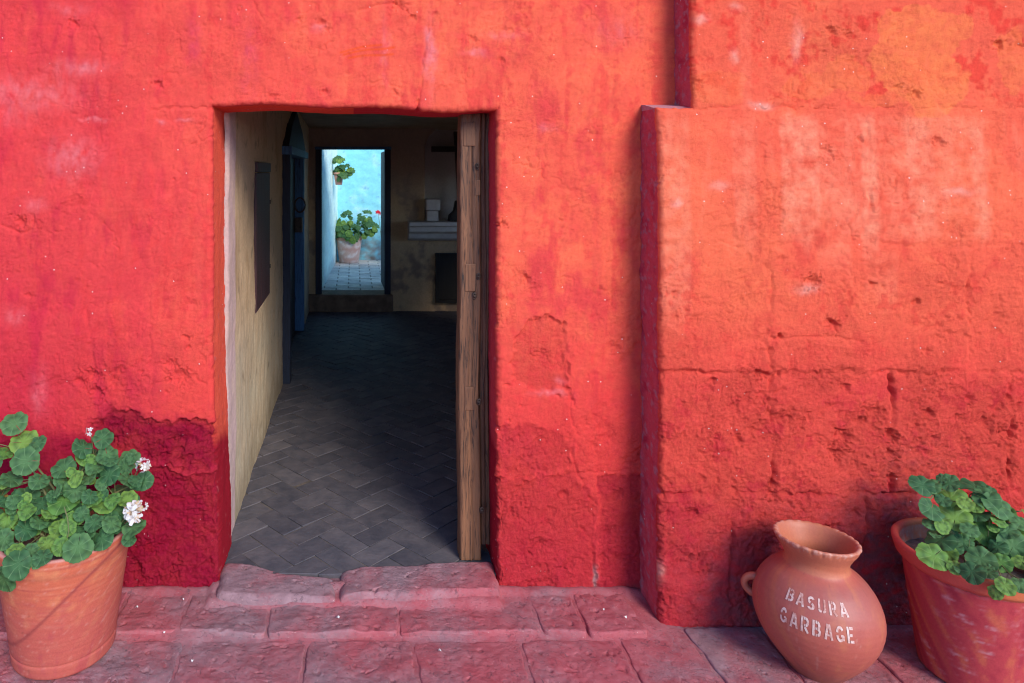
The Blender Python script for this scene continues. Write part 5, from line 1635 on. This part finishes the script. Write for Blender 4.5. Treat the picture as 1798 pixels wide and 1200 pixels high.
ger1 = tag(empty('geranium_plant', LP + Vector((0, 0, 0.35))), 'leafy green geranium with white flowers in the orange pot', 'plant', 'potted geraniums')
sp1 = [(65, 110, 55), (95, 185, 60), (155, 190, 40), (20, 230, 38), (115, 265, 60), (40, 340, 47), (165, 345, 42), (110, 425, 56), (20, 435, 32), (30, 510, 47), (105, 550, 47), (20, 590, 45), (80, 695, 60), (20, 762, 56),
       (180, 450, 46), (270, 300, 50), (260, 345, 32), (270, 430, 65), (350, 210, 46), (430, 172, 44), (450, 235, 46), (360, 252, 40), (395, 290, 40), (375, 330, 43), (460, 325, 46), (530, 290, 35), (545, 345, 43), (600, 350, 44),
       (380, 410, 36), (440, 445, 52), (470, 430, 36), (535, 430, 42), (315, 390, 46), (345, 490, 32), (400, 520, 42), (470, 525, 42), (430, 592, 48), (560, 545, 52), (545, 592, 32), (240, 550, 42), (205, 610, 46), (180, 665, 40),
       (330, 622, 62), (160, 520, 42), (300, 480, 46), (240, 392, 32), (320, 335, 36), (290, 540, 36), (130, 640, 36), (110, 480, 38), (70, 640, 40), (260, 620, 40), (380, 560, 36), (500, 480, 40), (215, 480, 38), (60, 440, 36),
       (-60, 180, 60), (-50, 290, 55), (-70, 420, 60), (-50, 540, 55), (-60, 650, 60), (-140, 480, 60), (-150, 360, 60), (-130, 600, 60), (-40, 380, 45)]
dep1 = lambda px, py: -0.20 - 0.24 * max(0.0, min(1.0, (py - 740) / 250)) + (0.03 if px > 200 else 0)
root1 = LP + Vector((0, 0.0, 0.36))
tips1 = [at(35, 790, -0.2), at(165, 800, -0.2), at(235, 850, -0.2), at(110, 880, -0.28), at(40, 930, -0.36), at(180, 930, -0.32), at(230, 920, -0.27), at(-50, 860, -0.25)]
grow(ger1, sp1, 2.4, 0, 700, dep1, root1, tips1, lambda px, py, r: (r.random() < 0.25 or (py > 905 and 60 < px < 130 and r.random() < 0.5)), 5, 0.55, LP, 0.20, 0.407)
rnd = random.Random(31)
sp_more = [(cx_ + rnd.uniform(-45, 45), cy_ + rnd.uniform(-40, 40), rnd.uniform(20, 34)) for (cx_, cy_, r_) in sp1 if cy_ > 200 for _ in range(1)]
grow(ger1, [q for q in sp_more if q[0] < 600], 2.4, 0, 700, lambda px, py: dep1(px, py) + 0.02, root1, tips1[:3], lambda px, py, r: r.random() < 0.4, 15, 0.55, LP, 0.20, 0.407)
# foliage deeper inside the clump
rnd = random.Random(77)
stp = [root1 + Vector((0, 0, 0.02)), root1 + Vector((0.06, 0, 0.06)), root1 + Vector((-0.06, 0, 0.08))]
for k in range(30):
    px, py = rnd.uniform(-60, 235), rnd.uniform(800, 965)
    if py < 850 and (75 < px < 125): continue
    Y = dep1(px, py) + rnd.uniform(0.05, 0.13)
    p = at(px, py, min(Y, -0.06))
    if p.z < 0.44: p.z = 0.44 + rnd.uniform(0, 0.03)
    put_leaf(ger1, p, rnd.uniform(0.014, 0.022) if k % 6 == 0 else rnd.uniform(0.030, 0.042), cam_dir(p) * 0.6 + Vector((rnd.gauss(0, 0.4), rnd.gauss(0, 0.3), 0.8)), stp + [p - Vector((0, 0, 0.05))], 2 if k % 6 == 0 else False, rnd=rnd)
f1 = [((380, 140), 0.014, 4, 0.0, (395, 240)), ((603, 283), 0.020, 16, 0.68, (560, 340)), ((566, 478), 0.030, 24, 0.62, (500, 540)), ((606, 455), 0.012, 3, 0.1, (566, 500))]
for k, ((cx_, cy_), r_, n_, wl, sf) in enumerate(f1):
    Y = dep1(cx_ / 2.4, 700 + cy_ / 2.4) - 0.045
    flower_head(ger1, at(cx_ / 2.4, 700 + cy_ / 2.4, Y), r_, n_, 'petal', wl, at(sf[0] / 2.4, 700 + sf[1] / 2.4, Y + 0.04), 40 + k)
# a bare flower stalk with buds in front
a0 = at(270 / 2.4, 700 + 455 / 2.4, -0.40); a1 = at(290 / 2.4, 700 + 560 / 2.4, -0.42); a2 = at(272 / 2.4, 700 + 635 / 2.4, -0.41)
m_ = MB(); m_.tube([a0, a0.lerp(a1, 0.5) + Vector((0.004, 0, 0)), a1, a2], 0.002, 6); m_.build('bare_stalk', M['leafyoung'] if False else M['stem'], ger1, 0, True)

ger2 = tag(empty('geranium_plant', RP + Vector((0, 0, 0.33))), 'low green geranium without flowers in the crimson pot', 'plant', 'potted geraniums')
sp2 = [(1025, 160, 62), (1068, 165, 46), (1160, 150, 50), (1305, 180, 80), (1165, 232, 76), (1065, 280, 62), (1190, 335, 74), (1305, 310, 56), (1345, 225, 62), (1425, 270, 76), (1120, 445, 70), (1065, 360, 36), (1340, 410, 60), (1235, 450, 46),
       (1325, 540, 74), (1080, 530, 82), (1155, 515, 44), (1495, 480, 72), (1530, 350, 52), (1545, 430, 40), (1410, 340, 44), (1410, 480, 44), (1430, 560, 48), (1540, 565, 48), (1280, 612, 62), (1450, 682, 48), (1535, 680, 46), (1190, 585, 38), (1365, 615, 42),
       (1640, 320, 70), (1720, 420, 70), (1640, 500, 70), (1760, 560, 64), (1650, 620, 60), (1800, 480, 60), (1600, 410, 50), (1240, 250, 40), (1260, 390, 44), (1470, 400, 44), (1380, 470, 36), (1130, 380, 38)]
dep2 = lambda px, py: -0.36 - 0.16 * max(0.0, min(1.0, (py - 850) / 180))
root2 = RP + Vector((0, 0, 0.345))
tips2 = [at(1640, 870, -0.36), at(1700, 880, -0.36), at(1760, 900, -0.38), at(1680, 940, -0.42), at(1740, 970, -0.45), at(1830, 920, -0.40), at(1850, 980, -0.45)]
grow(ger2, sp2, 3.0, 1280, 800, dep2, root2, tips2, lambda px, py, r: r.random() < 0.45 + 0.3 * (py > 960), 6, 0.7, RP, 0.206, 0.40)
rnd = random.Random(32)
grow(ger2, [(cx_ + rnd.uniform(-50, 50), cy_ + rnd.uniform(-40, 40), rnd.uniform(24, 42)) for (cx_, cy_, r_) in sp2 if cx_ > 1080], 3.0, 1280, 800, lambda px, py: dep2(px, py) + 0.02, root2, tips2[:3], lambda px, py, r: r.random() < 0.6, 16, 0.7, RP, 0.206, 0.40)
stp = [root2 + Vector((0, 0, 0.02)), root2 + Vector((0.06, 0, 0.06)), root2 + Vector((-0.04, 0, 0.04))]
rnd = random.Random(78)
for k in range(30):
    px, py = rnd.uniform(1660, 1900), rnd.uniform(900, 1010)
    p = at(px, py, dep2(px, py) + rnd.uniform(0.03, 0.12))
    if p.z < 0.42: p.z = 0.42 + rnd.uniform(0, 0.03)
    if math.hypot(p.x - RP.x, p.y - RP.y) > 0.16: continue
    put_leaf(ger2, p, rnd.uniform(0.026, 0.038), cam_dir(p) * 0.5 + Vector((rnd.gauss(0, 0.4), rnd.gauss(0, 0.3), 0.8)), stp + [p - Vector((0, 0, 0.04))], rnd.random() < 0.4, rnd=rnd)
for k in range(7):
    px, py = rnd.uniform(1655, 1790), rnd.uniform(905, 985)
    p = at(px, py, dep2(px, py) - 0.01)
    m_ = MB(); m_.tube([p + Vector((0, 0, -0.05)), p + Vector((0.004, 0, 0))], 0.0012, 4, False); m_.build('dry_stalk', M['stem'], ger2, 0, True)

# courtyard pot and plants
CP = Vector((-0.060, 7.62, ZC + 0.001))
pot3 = tag(empty('flower_pot', CP), 'chalky clay pot against the blue courtyard wall', 'flower pot')
prof = dense([(0.01, 0), (0.135, 0), (0.142, 0.01), (0.165, 0.16), (0.190, 0.33), (0.196, 0.335), (0.200, 0.375), (0.196, 0.380), (0.182, 0.380), (0.17, 0.30)], 0.02)
V, F, A, Zz, I = lathe(prof, 64)
c = np.zeros((len(V), 3), np.float32) + np.array((0.52, 0.36, 0.32), np.float32)
n1 = fbm(np.sin(A) * 3, np.cos(A) * 3 + Zz * 18, 1, 4, 311)
c = mixc(c, (0.66, 0.60, 0.60), sstep(-0.1, 0.4, n1)); c = mixc(c, (0.50, 0.26, 0.17), (Zz > 0.33) * 0.9); c = mixc(c, (0.46, 0.24, 0.20), np.exp(-((Zz - 0.2) / 0.03) ** 2) * 0.6 + np.exp(-((Zz - 0.05) / 0.03) ** 2) * 0.4)
link('pot_body', np_mesh('pot_body', V + np.array(CP), F, c), M['clay'], pot3, None)
s_ = soil(pot3, 0.178, 0.335, CP, 312); s_.data.transform(Matrix.Translation(CP))


def bush(name, label, root, clumps, n, size, seed, group=None, young=0.35):
    pl = tag(empty(name, root), label, 'plant', group)
    rnd = random.Random(seed)
    sp = stems_for(pl, Vector(root), [Vector(c[0]) for c in clumps], 0.006)
    for k in range(n):
        c_, r_ = rnd.choice(clumps)
        dv = Vector((rnd.gauss(0, 1), rnd.gauss(-0.3, 1), rnd.gauss(0.2, 1))).normalized()
        p = Vector(c_) + dv * r_ * rnd.uniform(0.55, 1.0)
        put_leaf(pl, p, size * rnd.uniform(0.75, 1.2), dv * 0.7 + Vector((0, -0.5, 0.5)), sp, rnd.random() < young, stalk=False, rnd=rnd)
    return pl


bush('potted_bush', 'round leafy green plant in the chalky courtyard pot', CP + Vector((0, 0, 0.34)),
     [(at(607, 385, 7.6), 0.12), (at(600, 405, 7.5), 0.11), (at(618, 410, 7.45), 0.13), (at(640, 385, 7.62), 0.13), (at(648, 400, 7.58), 0.12), (at(632, 405, 7.5), 0.12)], 110, 0.048, 21)
hp = at(576, 314, 7.0)
pot4 = tag(empty('hanging_pot', hp - Vector((0, 0, 0.06))), 'small clay pot fixed high on the pale courtyard wall', 'flower pot')
V, F, A, Zz, I = lathe(dense([(0.005, -0.085), (0.045, -0.085), (0.068, 0.06), (0.074, 0.062), (0.074, 0.085), (0.062, 0.085), (0.055, 0.03)], 0.02), 32)
hpc = Vector((-0.198, 6.9, hp.z))
link('pot_body', np_mesh('pot_body', V + np.array(hpc), F, np.zeros((len(V), 3)) + np.array((0.52, 0.27, 0.22))), M['clay'], pot4, None)
m_ = MB(); m_.tube([hpc + Vector((0.075 * math.sin(t), -0.075 * math.cos(t), 0.055)) for t in np.linspace(0, 2 * math.pi, 25)], 0.005, 6, False); m_.tube([hpc + Vector((-0.07, 0, 0.055)), hpc + Vector((-0.12, 0, 0.055))], 0.006, 6); m_.build('wall_ring', M['iron'], pot4, 0, True)
bush('trailing_plant', 'leafy green plant spilling from the pot on the pale wall', hpc + Vector((0, 0, 0.06)),
     [(hpc + Vector((0.02, -0.02, 0.10)), 0.08), (hpc + Vector((0.10, -0.04, 0.12)), 0.09), (hpc + Vector((0.0, -0.05, 0.24)), 0.07), (hpc + Vector((0.16, -0.05, 0.10)), 0.05), (hpc + Vector((0.05, -0.07, 0.02)), 0.07)], 60, 0.040, 22)
# red flower of a plant mostly hidden behind the open door
rf = at(664, 374, 7.45)
red = tag(empty('red_geranium', (rf.x + 0.12, 7.5, ZC)), 'red geranium bloom peeping past the open navy door', 'plant')
rb = Vector((rf.x + 0.12, 7.5, ZC))
stt = stems_for(red, rb, [rf, rf + Vector((0.14, 0.05, -0.05)), rf + Vector((0.22, 0, -0.15))], 0.006)
rnd = random.Random(5)
for k in range(26):
    p = rb + Vector((rnd.uniform(0.03, 0.25), rnd.uniform(-0.12, 0.12), rnd.uniform(0.2, 0.72)))
    put_leaf(red, p, 0.045, (rnd.gauss(0, 0.4), -0.8, 0.6), stt, False, stalk=False, rnd=rnd)
flower_head(red, rf, 0.032, 16, 'redpetal', 0.0, None, 66)

# ================================================================== fallen petals on the paving
rnd = random.Random(9)
for px, py, z_, lab in [(338, 1160, 0.016, 'white petal on the front paving row, the one nearest the orange pot'), (289, 1110, 0.038, 'white petal on the upper paving row beside the orange pot'),
                        (322, 1052, 0.038, 'white petal at the foot of the crimson stone left of the doorway'), (593, 1084, 0.036, 'white petal just below the gap between the two threshold stones'),
                        (772, 1142, 0.016, 'white petal on the front paving below the middle of the doorway'), (1060, 1070, 0.038, 'white petal by the wall foot, the farther of two near the buttress corner'),
                        (1098, 1083, 0.038, 'white petal closest to the corner of the buttress'), (240, 1066, 0.038, 'white petal at the wall foot right behind the orange pot')]:
    x_, y_ = gpt(px, py, z_)
    mb = MB(); s = rnd.uniform(0.003, 0.0065); t0 = rnd.uniform(0, 6)
    ring = [(x_ + s * (1.3 if k % 3 == 0 else 0.8) * math.cos(t0 + k * math.pi / 4), y_ + s * math.sin(t0 + k * math.pi / 4), z_ + 0.003 * math.sin(k * 1.6)) for k in range(8)]
    for k in range(8): mb.poly([(x_, y_, z_ + 0.002), ring[k], ring[(k + 1) % 8]])
    tag(mb.build('fallen_petal', M['petal'], None, 0, True), lab, 'petal', 'white petals fallen on the paving')
